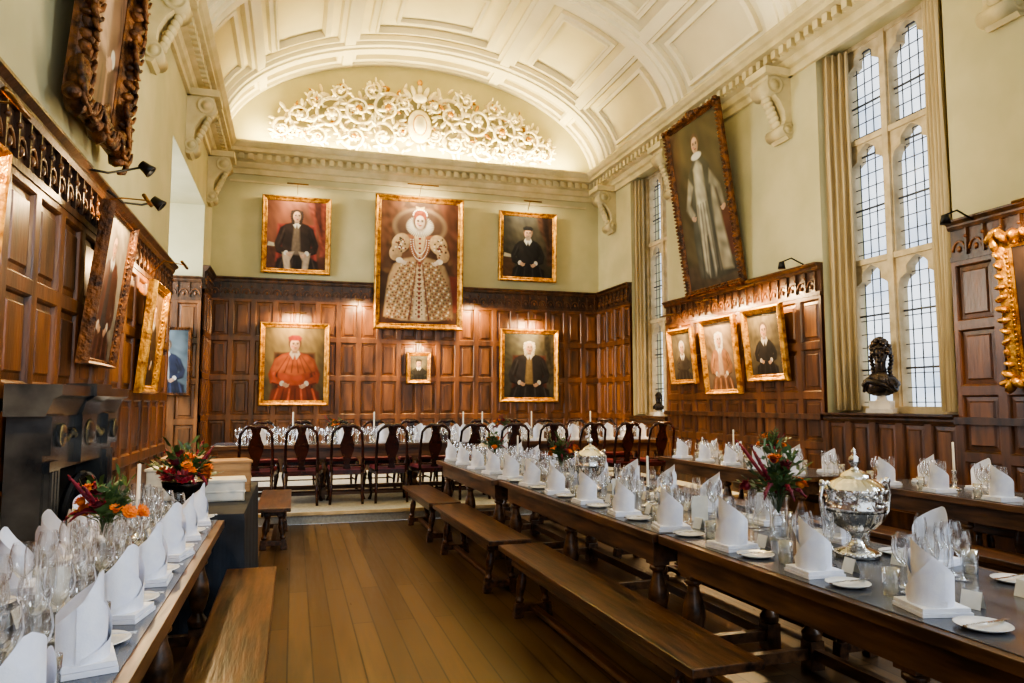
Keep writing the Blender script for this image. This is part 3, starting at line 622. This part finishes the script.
# ------------------------------------------------------------------ fireplace
b=MB(); y0,y1=4.7,6.3; XW=XL+.075; xf=XL+.26; ZM=1.6
b.box(XW,xf,y0,y0+.3,0,ZM-.16,0); b.box(XW,xf,y1-.3,y1,0,ZM-.16,0); b.box(XW,xf,y0+.3,y1-.3,1.1,ZM-.16,0)
for ya in (y0+.0,y1-.3):
    b.box(xf,xf+.04,ya,ya+.3,0,.18,0); b.box(xf,xf+.04,ya,ya+.3,ZM-.4,ZM-.18,0); b.box(xf,xf+.025,ya+.05,ya+.25,.2,ZM-.44,0)
    for k in range(3): b.box(xf+.02,xf+.035,ya+.07+k*.055,ya+.1+k*.055,.24,ZM-.5,0)
    b.lathe([(.07,0),(.07,.02),(.045,.03),(.02,.03),(0,.04)],(0,0,0),14,0,Matrix.Translation((xf+.04,ya+.15,ZM-.29))@Matrix.Rotation(PI/2,4,'Y'))
ya=(y0+y1)/2; b.box(xf,xf+.04,ya-.18,ya+.18,1.12,ZM-.18,0); b.sph((xf+.04,ya,1.3),(.025,.11,.09),0,14,8)
for k in range(7):
    for s in(-1,1): b.sph((xf+.01,ya+s*(.22+.04*k),1.3+.02*math.sin(k)),(.02,.025,.03),0,6,4)
extr(b,[(.075,ZM-.18),(.28,ZM-.18),(.3,ZM-.13),(.32,ZM-.08),(.36,ZM-.06),(.36,ZM),(.075,ZM)],(XL,y0-.06),(XL,y1+.06),(1,0),0)
extr(b,[(.2,ZM-.18),(.3,ZM-.18),(.32,ZM-.1),(.38,ZM-.06),(.38,ZM+.02),(.2,ZM+.02)],(XL,ya-.2),(XL,ya+.2),(1,0),0)
b.box(XW,XW+.03,y0+.3,y1-.3,0,1.1,1)
pts=[(xf+.01,y0+.34,0),(xf+.01,y0+.34,.65)]+[(xf+.01,ya-(.46)*math.cos(a),.68+.34*math.sin(a)) for a in [PI*k/12 for k in range(1,12)]]+[(xf+.01,y1-.34,.65),(xf+.01,y1-.34,0)]
b.tube(pts,.03,8,0)
b.box(XW+.02,xf+.12,y0+.3,y1-.3,0.001,.05,0)
b.box(XW+.05,XW+.12,y0+.4,y1-.4,.1,.45,2)
for k in range(8): yy=y0+.42+k*.1; b.box(xf-.04,xf-.02,yy,yy+.02,.06,.5,2)
b.obj('fireplace',[M_SLATE,M_SOOT,M_METAL],bevel=.006)
# ------------------------------------------------------------------ furniture
LEG=[(.035,.0),(.05,.01),(.055,.06),(.035,.1),(.028,.12),(.045,.18),(.06,.28),(.05,.38),(.032,.46),(.028,.5),(.045,.52),(.045,.54),(.035,.56)]
def table(name,x0,x1,y0,y1,z=.76,base=0,rz=0,nleg=None,runner=True):
    b=MB(); L=y1-y0; W=x1-x0; cx,cy=(x0+x1)/2,(y0+y1)/2
    X0,X1,Y0,Y1=-W/2,W/2,-L/2,L/2; H=z
    b.box(X0,X1,Y0,Y1,H-.045,H,0)
    if runner: b.box(X0+.04,X1-.04,Y0+.0,Y1-.0,H,H+.004,1)
    b.box(X0+.06,X0+.09,Y0+.1,Y1-.1,H-.18,H-.045,0); b.box(X1-.09,X1-.06,Y0+.1,Y1-.1,H-.18,H-.045,0)
    b.box(X0+.08,X1-.08,Y0+.1,Y0+.13,H-.18,H-.045,0); b.box(X0+.08,X1-.08,Y1-.13,Y1-.1,H-.18,H-.045,0)
    n=nleg or max(2,round(L/1.3)+1)
    for i in range(n):
        y=Y0+.16+(L-.32)*i/(n-1)
        for x in(X0+.12,X1-.12):
            b.box(x-.05,x+.05,y-.05,y+.05,H-.2,H-.045,0); b.box(x-.045,x+.045,y-.045,y+.045,0,.16,0)
            k=(H-.2-.16)/.56; b.lathe([(r*1.05,q*k) for r,q in LEG],(x,y,.16),12,0)
        b.box(X0+.13,X1-.13,y-.025,y+.025,.06,.12,0)
    for x in(X0+.12,X1-.12): b.box(x-.025,x+.025,Y0+.16,Y1-.16,.06,.12,0)
    return b.obj(name,[M_TABLE,M_TTOP],(cx,cy,base),(0,0,rz),bevel=.006)
def bench(name,x0,x1,y0,y1,base=0,rz=0):
    b=MB(); L=y1-y0; W=x1-x0; X0,X1,Y0,Y1=-W/2,W/2,-L/2,L/2; H=.45
    b.box(X0,X1,Y0,Y1,H-.04,H,0)
    b.box(X0+.04,X0+.065,Y0+.2,Y1-.2,H-.11,H-.04,0); b.box(X1-.065,X1-.04,Y0+.2,Y1-.2,H-.11,H-.04,0)
    for y in(Y0+.28,Y1-.28) if L<2.9 else (Y0+.28,0,Y1-.28):
        for s in(-1,1):
            x=s*(W/2-.06); sh=Matrix.Translation((x,y,0))@Matrix(((1,0,-.12*s,0),(0,1,0,0),(0,0,1,0),(0,0,0,1)))
            b.box(-.033,.033,-.033,.033,0,.1,0,sh); b.box(-.033,.033,-.033,.033,.33,H-.04,0,sh)
            b.lathe([(.026,.1),(.034,.12),(.022,.14),(.034,.2),(.036,.25),(.022,.31),(.032,.33)],(0,0,0),10,0,sh)
        b.box(X0+.05,X1-.05,y-.03,y+.03,.04,.09,0); b.box(X0+.05,X1-.05,y-.02,y+.02,H-.11,H-.04,0)
    b.box(-.025,.025,Y0+.28,Y1-.28,.05,.085,0)
    return b.obj(name,[M_BENCH],((x0+x1)/2,(y0+y1)/2,base),(0,0,rz),bevel=.006)
R1=math.radians(1.3)
table('long_dining_table',2.0,3.0,.55,3.75,rz=R1); table('long_dining_table',1.91,2.91,3.78,6.75,rz=R1); table('long_dining_table',1.79,2.79,6.78,9.3,rz=R1)
def tx(y): return 1.955-(y-3.8)*.035
bench('long_bench',1.6,1.92,-.6,2.35,rz=R1); bench('long_bench',1.5,1.84,2.65,5.3,rz=R1); bench('long_bench',1.42,1.76,5.45,7.55,rz=R1); bench('long_bench',1.36,1.7,7.65,9.35,rz=R1)
for a,c in((.6,3.2),(3.4,6.1),(6.3,9.0)): bench('long_bench',3.1-.03*(a-.6),3.44-.03*(a-.6),a,c,rz=R1)
table('long_dining_table',-1.19,-.4,.6,5.0); bench('long_bench',-.38,-.08,1.3,5.03); bench('long_bench',-.33,0,7.7,9.35)
table('long_dining_table',4.8,5.6,6.15,9.1); table('long_dining_table',4.95,5.75,2.4,5.7)
bench('long_bench',4.4,4.72,6.2,9.0); bench('long_bench',4.55,4.87,2.6,5.5); bench('long_bench',5.85,6.17,2.6,5.5); bench('long_bench',5.75,6.07,6.2,9.0)
o=table('high_table',-.475,.475,-3.4,3.4); o.location=(2.35,11.0,.151); o.rotation_euler=(0,0,PI/2)
b=MB(); X0,X1,Y0,Y1=-1.1,-.3,5.25,7.3; n=120; vs=[];fs=[]
per=[]
for i in range(n):
    u=i/n*4; k=int(u); t=u-k
    c=[(X0,Y0),(X1,Y0),(X1,Y1),(X0,Y1)]; p,q=c[k],c[(k+1)%4]; per.append((p[0]+(q[0]-p[0])*t,p[1]+(q[1]-p[1])*t))
cx,cy=(X0+X1)/2,(Y0+Y1)/2
for j,z in enumerate((.005,.25,.5,.72,.76)):
    for i,(x,y) in enumerate(per):
        f=(.03-.03*j/4)*math.sin(i*.9)+ (.03-.0075*j) ; s=1+f; 
        vs.append((cx+(x-cx)*s if j<4 else x,cy+(y-cy)*(1+f*.4) if j<4 else y,z))
for j in range(4):
    for i in range(n): k=(i+1)%n; fs.append((j*n+i,j*n+k,(j+1)*n+k,(j+1)*n+i))
fs.append(tuple(4*n+i for i in range(n))); b.add(vs,fs,0,False); b.obj('cloth_covered_side_table',[M_BLACK])
def crate(loc,w,d,h,rz=0,m=None):
    b=MB(); t=.015; b.box(-w/2,w/2,-d/2,d/2,0,t,0); b.box(-w/2,-w/2+t,-d/2,d/2,0,h,0); b.box(w/2-t,w/2,-d/2,d/2,0,h,0); b.box(-w/2,w/2,-d/2,-d/2+t,0,h,0); b.box(-w/2,w/2,d/2-t,d/2,0,h,0)
    b.box(-w/2-.01,w/2+.01,-d/2-.01,d/2+.01,h,h+.02,0); b.box(-w/2-.005,w/2+.005,-d/2-.005,d/2+.005,h*.45,h*.55,0)
    b.obj('storage_box',[m or M_BOX],loc,(0,0,rz),bevel=.003)
crate((-.5,6.05,.761),.3,.28,.14,.1,M_PAPER); crate((-.88,6.2,.761),.3,.3,.22,-.1,M_PAPER); crate((-.5,6.6,.761),.3,.3,.24,.2); crate((-.88,6.75,.761),.3,.3,.26,.0)
def chair_mesh():
    b=MB(); 
    vs=[(-.22,-.2,.43),(.22,-.2,.43),(.26,.24,.43),(-.26,.24,.43)]; vs+=[(x*.97,y*.97,.48) for x,y,_ in vs]
    b.add(vs,[(0,3,2,1),(4,5,6,7),(0,1,5,4),(1,2,6,5),(2,3,7,6),(3,0,4,7)],1)
    b.add([(x*1.03,y*1.03,.38) for x,y,z in vs[:4]]+[(x*1.03,y*1.03,.44) for x,y,z in vs[:4]],[(0,3,2,1),(0,1,5,4),(1,2,6,5),(2,3,7,6),(3,0,4,7),(4,5,6,7)],0)
    for s in(-1,1):
        b.tube([(s*.23,.22,.42),(s*.25,.25,.34),(s*.235,.235,.2),(s*.225,.225,.08),(s*.24,.25,.02),(s*.245,.27,.0)],[.035,.034,.022,.016,.02,.026],8,0)
        b.tube([(s*.2,-.2,.42),(s*.2,-.22,.2),(s*.21,-.27,0)],[.022,.02,.018],8,0)
        b.tube([(s*.2,-.2,.42),(s*.205,-.21,.6),(s*.2,-.25,.8),(s*.19,-.29,.94),(s*.13,-.305,1.01)],[.022,.02,.018,.02,.02],8,0)
    b.tube([(-.14,-.305,1.0),(-.07,-.31,1.035),(0,-.31,1.02),(.07,-.31,1.035),(.14,-.305,1.0)],[.022,.028,.026,.028,.022],8,0)
    pr=[(.05,.46),(.035,.52),(.05,.6),(.085,.7),(.095,.78),(.06,.88),(.045,.94),(.07,1.02)]
    vs=[];n=len(pr)
    for s in(-1,1):
        for w,z in pr: vs.append((s*w,-.2-.11*((z-.46)/.56)**1.3,z))
    vs2=[(x,y-.014,z) for x,y,z in vs]
    f=[(i,i+1,n+i+1,n+i) for i in range(n-1)]
    b.add(vs,f,0); b.add(vs2,[q[::-1] for q in f],0)
    b.tube([(-.2,-.205,.5),(.2,-.205,.5)],.014,6,0)
    b.tube([(-.23,-.0,.15),(.23,0,.15)],.011,6,0); 
    for s in(-1,1): b.tube([(s*.21,-.23,.15),(s*.23,.22,.15)],.011,6,0)
    return b
ch=chair_mesh().obj('dining_chair',[M_CHAIR,M_SEAT],(-.45,10.25,.158))
for i in range(1,11): inst(ch,'dining_chair',(-.45+i*.58,10.24+random.uniform(-.02,.02),.158),(0,0,random.uniform(-.08,.08)))
for i in range(11): inst(ch,'dining_chair',(-.45+i*.58,11.8,.158),(0,0,PI+random.uniform(-.05,.05)))
# ------------------------------------------------------------------ tableware
def napkin():
    b=MB()
    b.box(-.088,.088,-.09,.09,0,.013,0); b.box(-.083,.083,-.086,.084,.015,.028,0)
    def sheet(R,pts,y0,sq,span,lean=0,flare=0):
        n=36;m=6;vs=[];fs=[]
        for j in range(m+1):
            for i in range(n+1):
                t=i/n*2-1; a=t*span; h=float(np.interp(t,[p[0] for p in pts],[p[1] for p in pts])); u=j/m; z=.028+h*u
                r=R*(1+flare*u); x=r*math.sin(a); y=-r*sq*math.cos(a)+y0+lean*h*u
                vs.append((x,y,z))
        for j in range(m):
            for i in range(n): q=j*(n+1)+i; fs.append((q,q+1,q+n+2,q+n+1))
        b.add(vs,fs,0,True)
    sheet(.072,[(-1,.1),(-.6,.15),(-.28,.215),(-.16,.22),(.1,.2),(.45,.165),(1,.1)],.005,.9,2.3,.03)
    sheet(.076,[(-1,.14),(-.72,.172),(-.62,.17),(.3,.055),(1,.02)],.003,.92,1.6,.02,.05)
    sheet(.08,[(-1,.015),(-.2,.05),(.66,.16),(.76,.16),(1,.12)],.0,.94,1.5,.02,.05)
    return b
nap=napkin().obj('folded_napkin',[M_LINEN],(0,-2.5,.766))
def glass_prof(s=1,flute=False):
    if flute: return [(0,.002),(.032,.003),(.006,.008),(.004,.09),(.014,.105),(.025,.15),(.026,.21),(.023,.235)]
    return [(0,.002),(.036*s,.003),(.008,.008),(.0045,.03),(.0045,.09*s),(.014,.098*s),(.034*s,.125*s),(.04*s,.155*s),(.036*s,.185*s),(.031*s,.205*s)]
def tum(): return [(0,.004),(.028,.004),(.03,.0),(.034,.1),(.032,.1),(.028,.008)]
def add_glasses(b,x,y,z,dx,dy):
    px,py=-dy,dx
    for k,(u,v,kind) in enumerate(((.1,.14,0),(.15,.22,1),(.05,.21,2),(.21,.12,3),(.23,.21,0),(.19,.29,0))):
        a=x+dx*u+px*v+random.uniform(-.01,.01); c=y+dy*u+py*v+random.uniform(-.01,.01)
        if kind==0: b.lathe(glass_prof(1),(a,c,z),14)
        elif kind==1: b.lathe(glass_prof(1.12),(a,c,z),14)
        elif kind==2: b.lathe(tum(),(a,c,z),12)
        else: b.lathe(glass_prof(0,True),(a,c,z),12)
pl=MB(); pl.lathe([(0,.004),(.05,.004),(.06,.007),(.085,.016),(.087,.014),(.06,.002),(.05,0),(0,0)],seg=28)
plate=pl.obj('side_plate',[M_PORC],(-.2,-2.5,.766)); 
kn=MB(); kn.box(-.006,.006,-.1,0,.0,.006); kn.box(-.009,.007,0,.11,.001,.003); knife=kn.obj('butter_knife',[M_SILVER],(.3,-2.5,.766))
cd=MB(); cd.add([(-.035,0,0),(.035,0,0),(.035,.02,.06),(-.035,.02,.06),(-.035,.04,0),(.035,.04,0)],[(0,1,2,3),(3,2,5,4)]); card=cd.obj('place_card',[M_PAPER],(.4,-2.5,.766))
mn=MB(); mn.box(-.052,.052,-.002,.002,0,.15); mn.box(-.03,.03,-.02,.02,0,.01); menu=mn.obj('menu_card',[M_PAPER],(.5,-2.5,.766))
def setting(gb,x,y,z,dx,dy,extras=True):
    rz=math.atan2(dy,dx)-PI/2
    inst(nap,'folded_napkin',(x+dx*.15,y+dy*.15,z),(0,0,rz+random.uniform(-.3,.3)),random.uniform(.98,1.08))
    px,py=-dy,dx
    if extras:
        inst(plate,'side_plate',(x+dx*.14-px*.21,y+dy*.14-py*.21,z),(0,0,0)); inst(knife,'butter_knife',(x+dx*.14-px*.22,y+dy*.14-py*.22,z+.017),(0,0,rz+.1))
        inst(card,'place_card',(x+dx*.3-px*.02,y+dy*.3-py*.02,z),(0,0,rz+random.uniform(-.3,.3)))
    add_glasses(gb,x+dx*.12,y+dy*.12,z,dx,dy)
ZT=.765
gb=MB(); y=.95
while y<9.15:
    setting(gb,tx(y)+.02,y,ZT,1,0,extras=y<7); setting(gb,tx(y)+.98,y+.02,ZT,-1,0,extras=y<7); y+=.585
gb.obj('wine_glasses',[M_GLASS])
for y in (1.6,4.1,5.2,7.3,8.0): inst(menu,'menu_card',(tx(y)+.5,y,ZT),(0,0,.2-y*.1))
inst(menu,'menu_card',(-.8,3.0,ZT),(0,0,.2)); inst(menu,'menu_card',(5.3,4.4,ZT),(0,0,.9))
gb=MB(); y=1.35
while y<4.9:
    setting(gb,-.41,y,ZT,-1,0); setting(gb,-1.18,y,ZT,1,0); y+=.5
gb.obj('wine_glasses',[M_GLASS])
gb=MB()
for k in range(5): setting(gb,4.82,6.5+k*.56,ZT,1,0,extras=False); setting(gb,5.58,6.5+k*.56,ZT,-1,0,extras=False)
for k in range(6): setting(gb,4.97,2.6+k*.56,ZT,1,0,extras=False); setting(gb,5.73,2.6+k*.56,ZT,-1,0,extras=False)
gb.obj('wine_glasses',[M_GLASS])
gb=MB()
for k in range(11): setting(gb,-.45+k*.58,10.55,.916,0,1,extras=False); setting(gb,-.45+k*.58,11.45,.916,0,-1,extras=False)
gb.obj('wine_glasses',[M_GLASS])
for o in (nap,plate,knife,card,menu): bpy.data.objects.remove(o)
def candle(x,y,z,s=1):
    b=MB(); b.lathe([(0,0),(.06,0),(.055,.015),(.02,.03),(.015,.06),(.025,.09),(.014,.13),(.022,.17),(.026,.18),(.012,.185)],(0,0,0),14,0)
    b.lathe([(.011,.18),(.01,.44),(0,.445)],(0,0,0),10,1); b.obj('candlestick',[M_SILVER,M_WAX],(x,y,z)).scale=(s,s,s)
for x in(.0,1.15,2.5,2.8,3.6,4.6): candle(x,11.0,.916)
for y in(2.2,4.9): candle(5.35,y,ZT,.9)
candle(5.2,7.9,ZT,.9); candle(2.33,7.6,ZT,.85); candle(2.28,8.7,ZT,.85); candle(-.8,4.45,ZT,.9); candle(2.42,4.75,ZT,.8)
def trophy(x,y,z,s,rz=0):
    b=MB()
    b.lathe([(0,0),(.12,0),(.125,.02),(.11,.035),(.06,.05),(.035,.08),(.03,.1),(.05,.125)],(0,0,0),32,0)
    b.lathe([(.05,.125),(.1,.15),(.14,.19),(.155,.23)],(0,0,0),72,0,None,True,.08,24)
    b.lathe([(.155,.23),(.162,.235),(.165,.25),(.158,.26),(.155,.31),(.17,.335),(.165,.345)],(0,0,0),32,0)
    b.lathe([(.165,.345),(.14,.37),(.09,.395)],(0,0,0),72,0,None,True,.06,24)
    b.lathe([(.09,.395),(.085,.41),(.05,.43),(.025,.44),(.018,.455),(.035,.475),(.03,.5),(.012,.515),(.02,.53),(0,.55)],(0,0,0),20,0)
    for k in range(24):
        a=2*PI*k/24
        b.sph((.168*math.cos(a),.168*math.sin(a),.335),.011,0,6,4); b.sph((.122*math.cos(a),.122*math.sin(a),.02),.01,0,6,4)
    r=random.Random(5)
    for k in range(46):
        a=r.uniform(0,6.3); b.sph((.157*math.cos(a),.157*math.sin(a),r.uniform(.255,.315)),(.016,.016,.009),0,6,4)
    for s2 in(-1,1):
        b.tube([(s2*.14,0,.2),(s2*.19,0,.18),(s2*.235,0,.22),(s2*.25,0,.3),(s2*.235,0,.36),(s2*.2,0,.38),(s2*.165,0,.335)],[.012,.013,.011,.011,.014,.012,.01],8,0)
        b.sph((s2*.235,0,.375),.02,0,8,6)
    b.obj('silver_lidded_cup',[M_SILVER],(x,y,z),(0,0,rz)).scale=(s*.86,s*.86,s)
trophy(2.6,2.94,ZT,.94,.0); trophy(2.4,5.75,ZT,.85,.4); trophy(5.25,8.7,ZT,.5); trophy(2.1,11,.916,.5); trophy(2.3,9.05,ZT,.5); trophy(2.38,4.45,ZT,.42,.6); trophy(5.35,4.1,ZT,.5,.3)
def flowers(x,y,z,s=1,seed=0,vase='glass',nfl=9):
    r=random.Random(seed); b=MB()
    if vase=='glass':
        b.lathe([(0,.004),(.045,.004),(.05,.0),(.05,.02),(.045,.1),(.05,.2),(.058,.22)],(0,0,0),18,3); hz=.22
        b.lathe([(0,.006),(.044,.006),(.042,.12),(0,.12)],(0,0,0),14,3)
    else:
        b.lathe([(0,0),(.08,0),(.085,.01),(.04,.03),(.03,.05),(.08,.09),(.12,.14),(.125,.17),(.11,.165),(0,.14)],(0,0,0),20,4); hz=.16
    for k in range(34):
        a=r.uniform(0,2*PI); el=r.uniform(.15,1.45); L=r.uniform(.1,.26)
        d=Vector((math.cos(a)*math.cos(el),math.sin(a)*math.cos(el),math.sin(el))); p=Vector((0,0,hz*.6)); e=Vector((0,0,hz))+d*L
        b.tube([p,Vector((0,0,hz*.95))+d*L*.3,e],.003,5,2)
        for q in range(5):
            u=.4+.15*q; c=Vector((0,0,hz))+d*L*u; sd=Vector((-d.y,d.x,.3*r.uniform(-1,1))).normalized()*(1 if q%2 else -1); l=r.uniform(.04,.075); wv=d.cross(sd).normalized()*l*.05
            n2=d*l*.28; t=c+sd*l+d*l*.5
            b.add([c,c+(t-c)*.5+n2,t,c+(t-c)*.5-n2+wv],[(0,1,2,3)],2)
    for k in range(nfl):
        a=r.uniform(0,2*PI)+k; el=r.uniform(.25,1.4); L=r.uniform(.1,.2); c=Vector((math.cos(a)*math.cos(el)*L,math.sin(a)*math.cos(el)*L,hz+math.sin(el)*L)); R=r.uniform(.03,.048)
        m=0 if k%3 else 1
        b.sph(c,R*.6,m,8,6)
        dn=(c-Vector((0,0,hz-.08))).normalized(); t1=dn.orthogonal().normalized(); t2=dn.cross(t1)
        for ring,(cnt,rr,hh) in enumerate(((11,1,.0),(9,.75,.35),(6,.45,.6))):
            for q in range(cnt):
                an=q/cnt*2*PI+ring*.5; dd=t1*math.cos(an)+t2*math.sin(an); p0=c+dn*R*hh*.6; t=p0+dd*R*rr*1.1+dn*R*.45; sd=dn.cross(dd)*R*.42*rr
                b.add([p0,p0+dd*R*rr*.6-sd+dn*R*.15,t,p0+dd*R*rr*.6+sd+dn*R*.15],[(0,1,2,3)],m)
    for k in range(6):
        a=r.uniform(0,2*PI); d=Vector((math.cos(a),math.sin(a),0)); L=r.uniform(.14,.22)
        pts=[Vector((0,0,hz))+d*L*u+Vector((0,0,L*(1.3*u-1.3*u*u*(k%2)))) for u in(0,.2,.4,.6,.8,1)]
        b.tube(pts,[.003,.004,.008,.011,.009,.003],6,1)
        for q in range(10):
            u=r.uniform(.35,.99); i0=min(4,int(u*5)); p=pts[i0].lerp(pts[i0+1],u*5-i0); b.sph(p+Vector((r.uniform(-.01,.01),r.uniform(-.01,.01),r.uniform(-.01,.01))),.007,1,5,4)
    b.obj('flower_arrangement',[M_ORANGE,M_RED,M_LEAF,M_GLASS,M_BRONZE],(x,y,z)).scale=(s,s,s)
flowers(2.52,3.42,ZT,1.05,1,nfl=8); flowers(2.42,6.5,ZT,.9,2); flowers(5.25,7.2,ZT,.9,3); flowers(2.27,8.35,ZT,.8,4); flowers(-.7,5.5,.761,1.2,5,'bowl',14); flowers(-.8,3.75,ZT,.9,6); flowers(5.35,3.6,ZT,.9,7); flowers(3.1,11,.916,.8,8); flowers(.6,11,.916,.8,9)
def sculpture():
    b=MB(); b.box(-.14,.14,-.14,.14,0,.05,1); b.box(-.11,.11,-.11,.11,.05,.13,1)
    b.lathe([(.075,.13),(.055,.15),(.05,.19),(.08,.22)],(0,0,0),14,1)
    r=random.Random(3)
    b.sph((0,0,.3),(.2,.12,.12),0,24,16,bump=.05); b.sph((-.02,-.06,.29),(.13,.1,.11),0,18,12)
    for k in range(9):
        x=-.17+.042*k; b.tube([(x,-.06,.23),(x*.8,-.13,.31),(x*.45,-.1,.4),(x*.2,-.02,.45)],[.018,.024,.02,.012],7,0)
    b.tube([(-.18,-.02,.3),(-.1,-.14,.34),(.05,-.15,.3),(.17,-.06,.24)],[.03,.035,.035,.02],8,0)
    b.tube([(0,0,.38),(0,-.01,.5),(.01,-.03,.58)],[.075,.06,.06],12,0)
    b.sph((.01,-.04,.64),(.082,.1,.115),0,20,16); b.sph((.01,-.07,.575),(.055,.065,.045),0,12,8)
    b.tube([(.01,-.135,.68),(.01,-.165,.625),(.01,-.15,.612)],[.012,.018,.014],8,0)
    for s in(-1,1):
        b.tube([(.01+s*.065,-.115,.685),(.01+s*.035,-.138,.692),(.01+s*.01,-.136,.68)],.01,6,0); b.sph((.01+s*.034,-.126,.662),.014,0,8,6); b.sph((.01+s*.045,-.115,.63),(.025,.025,.025),0,8,6); b.sph((.01+s*.085,-.03,.64),(.012,.022,.033),0,8,6)
    b.tube([(-.025,-.135,.59),(.01,-.147,.594),(.045,-.135,.59)],.009,6,0); b.sph((.01,-.13,.555),(.025,.025,.02),0,8,6)
    for k in range(90):
        th=r.uniform(0,2*PI); ph=r.uniform(0,1.9); p=Vector((math.sin(ph)*math.cos(th)*.1,math.sin(ph)*math.sin(th)*.12,math.cos(ph)*.13))
        if p.y<-.06 and p.z<.06: continue
        b.sph((.01+p.x,-.02+p.y,.66+p.z),r.uniform(.018,.03),0,7,5)
    for s in(-1,1):
        for k in range(7): b.sph((.01+s*(.095+.01*math.sin(k)),.0,.64-.04*k),(.03,.035,.025),0,7,5)
    return b
s=sculpture().obj('bronze_bust_sculpture',[M_BRONZE,M_MARBLE],(6.6,6.98,1.372),(0,0,-1.0)); s.scale=(1.02,1.02,1.1)
inst(s,'bronze_bust_sculpture',(6.6,12.45,1.242),(0,0,-1.0),.55)
# ------------------------------------------------------------------ lights
WARM=(1,.86,.6)
area('cornice_uplight',(CX,YB-.32,6.62),(CX,YB+.1,8.0),6.8,.12,290,(1,.82,.38))
area('cornice_uplight',(XL+.28,7,6.62),(XL+1.6,7,8.6),.12,15,340,WARM)
area('cornice_uplight',(XR-.28,7,6.62),(XR-1.6,7,8.6),.12,15,340,WARM)
area('daylight',(7.4,.6,3.7),(0,2,1),1.9,4.5,520,(.74,.85,1))
area('daylight',(-3.6,12,3.3),(0,12,2),2.4,3.4,280,(.88,.93,1))
w=bpy.data.worlds.new('world'); bpy.context.scene.world=w; w.use_nodes=True; nt=w.node_tree; bg=nt.nodes['Background']
tc=nt.nodes.new('ShaderNodeTexCoord'); nz=nt.nodes.new('ShaderNodeTexNoise'); nz.inputs['Scale'].default_value=9; nz.inputs['Detail'].default_value=6; cr=nt.nodes.new('ShaderNodeValToRGB')
cr.color_ramp.elements[0].position=.34; cr.color_ramp.elements[0].color=(.38,.5,.68,1); cr.color_ramp.elements[1].position=.54; cr.color_ramp.elements[1].color=(.88,.94,1,1)
nt.links.new(tc.outputs['Generated'],nz.inputs[0]); nt.links.new(nz.outputs['Fac'],cr.inputs[0]); nt.links.new(cr.outputs[0],bg.inputs[0]); bg.inputs[1].default_value=1.45
try:
    vs_=bpy.context.scene.view_settings; vs_.view_transform='AgX'; vs_.look='AgX - Medium High Contrast'; vs_.exposure=.55
except Exception as e: print(e)
c=bpy.data.cameras.new('camera'); co=bpy.data.objects.new('camera',c); bpy.context.collection.objects.link(co)
c.sensor_width=36; c.lens=730*36/1024; c.clip_start=.05; co.location=(0,0,1.5); co.rotation_euler=(math.radians(94.75),0,math.radians(-16.6))
bpy.context.scene.camera=co
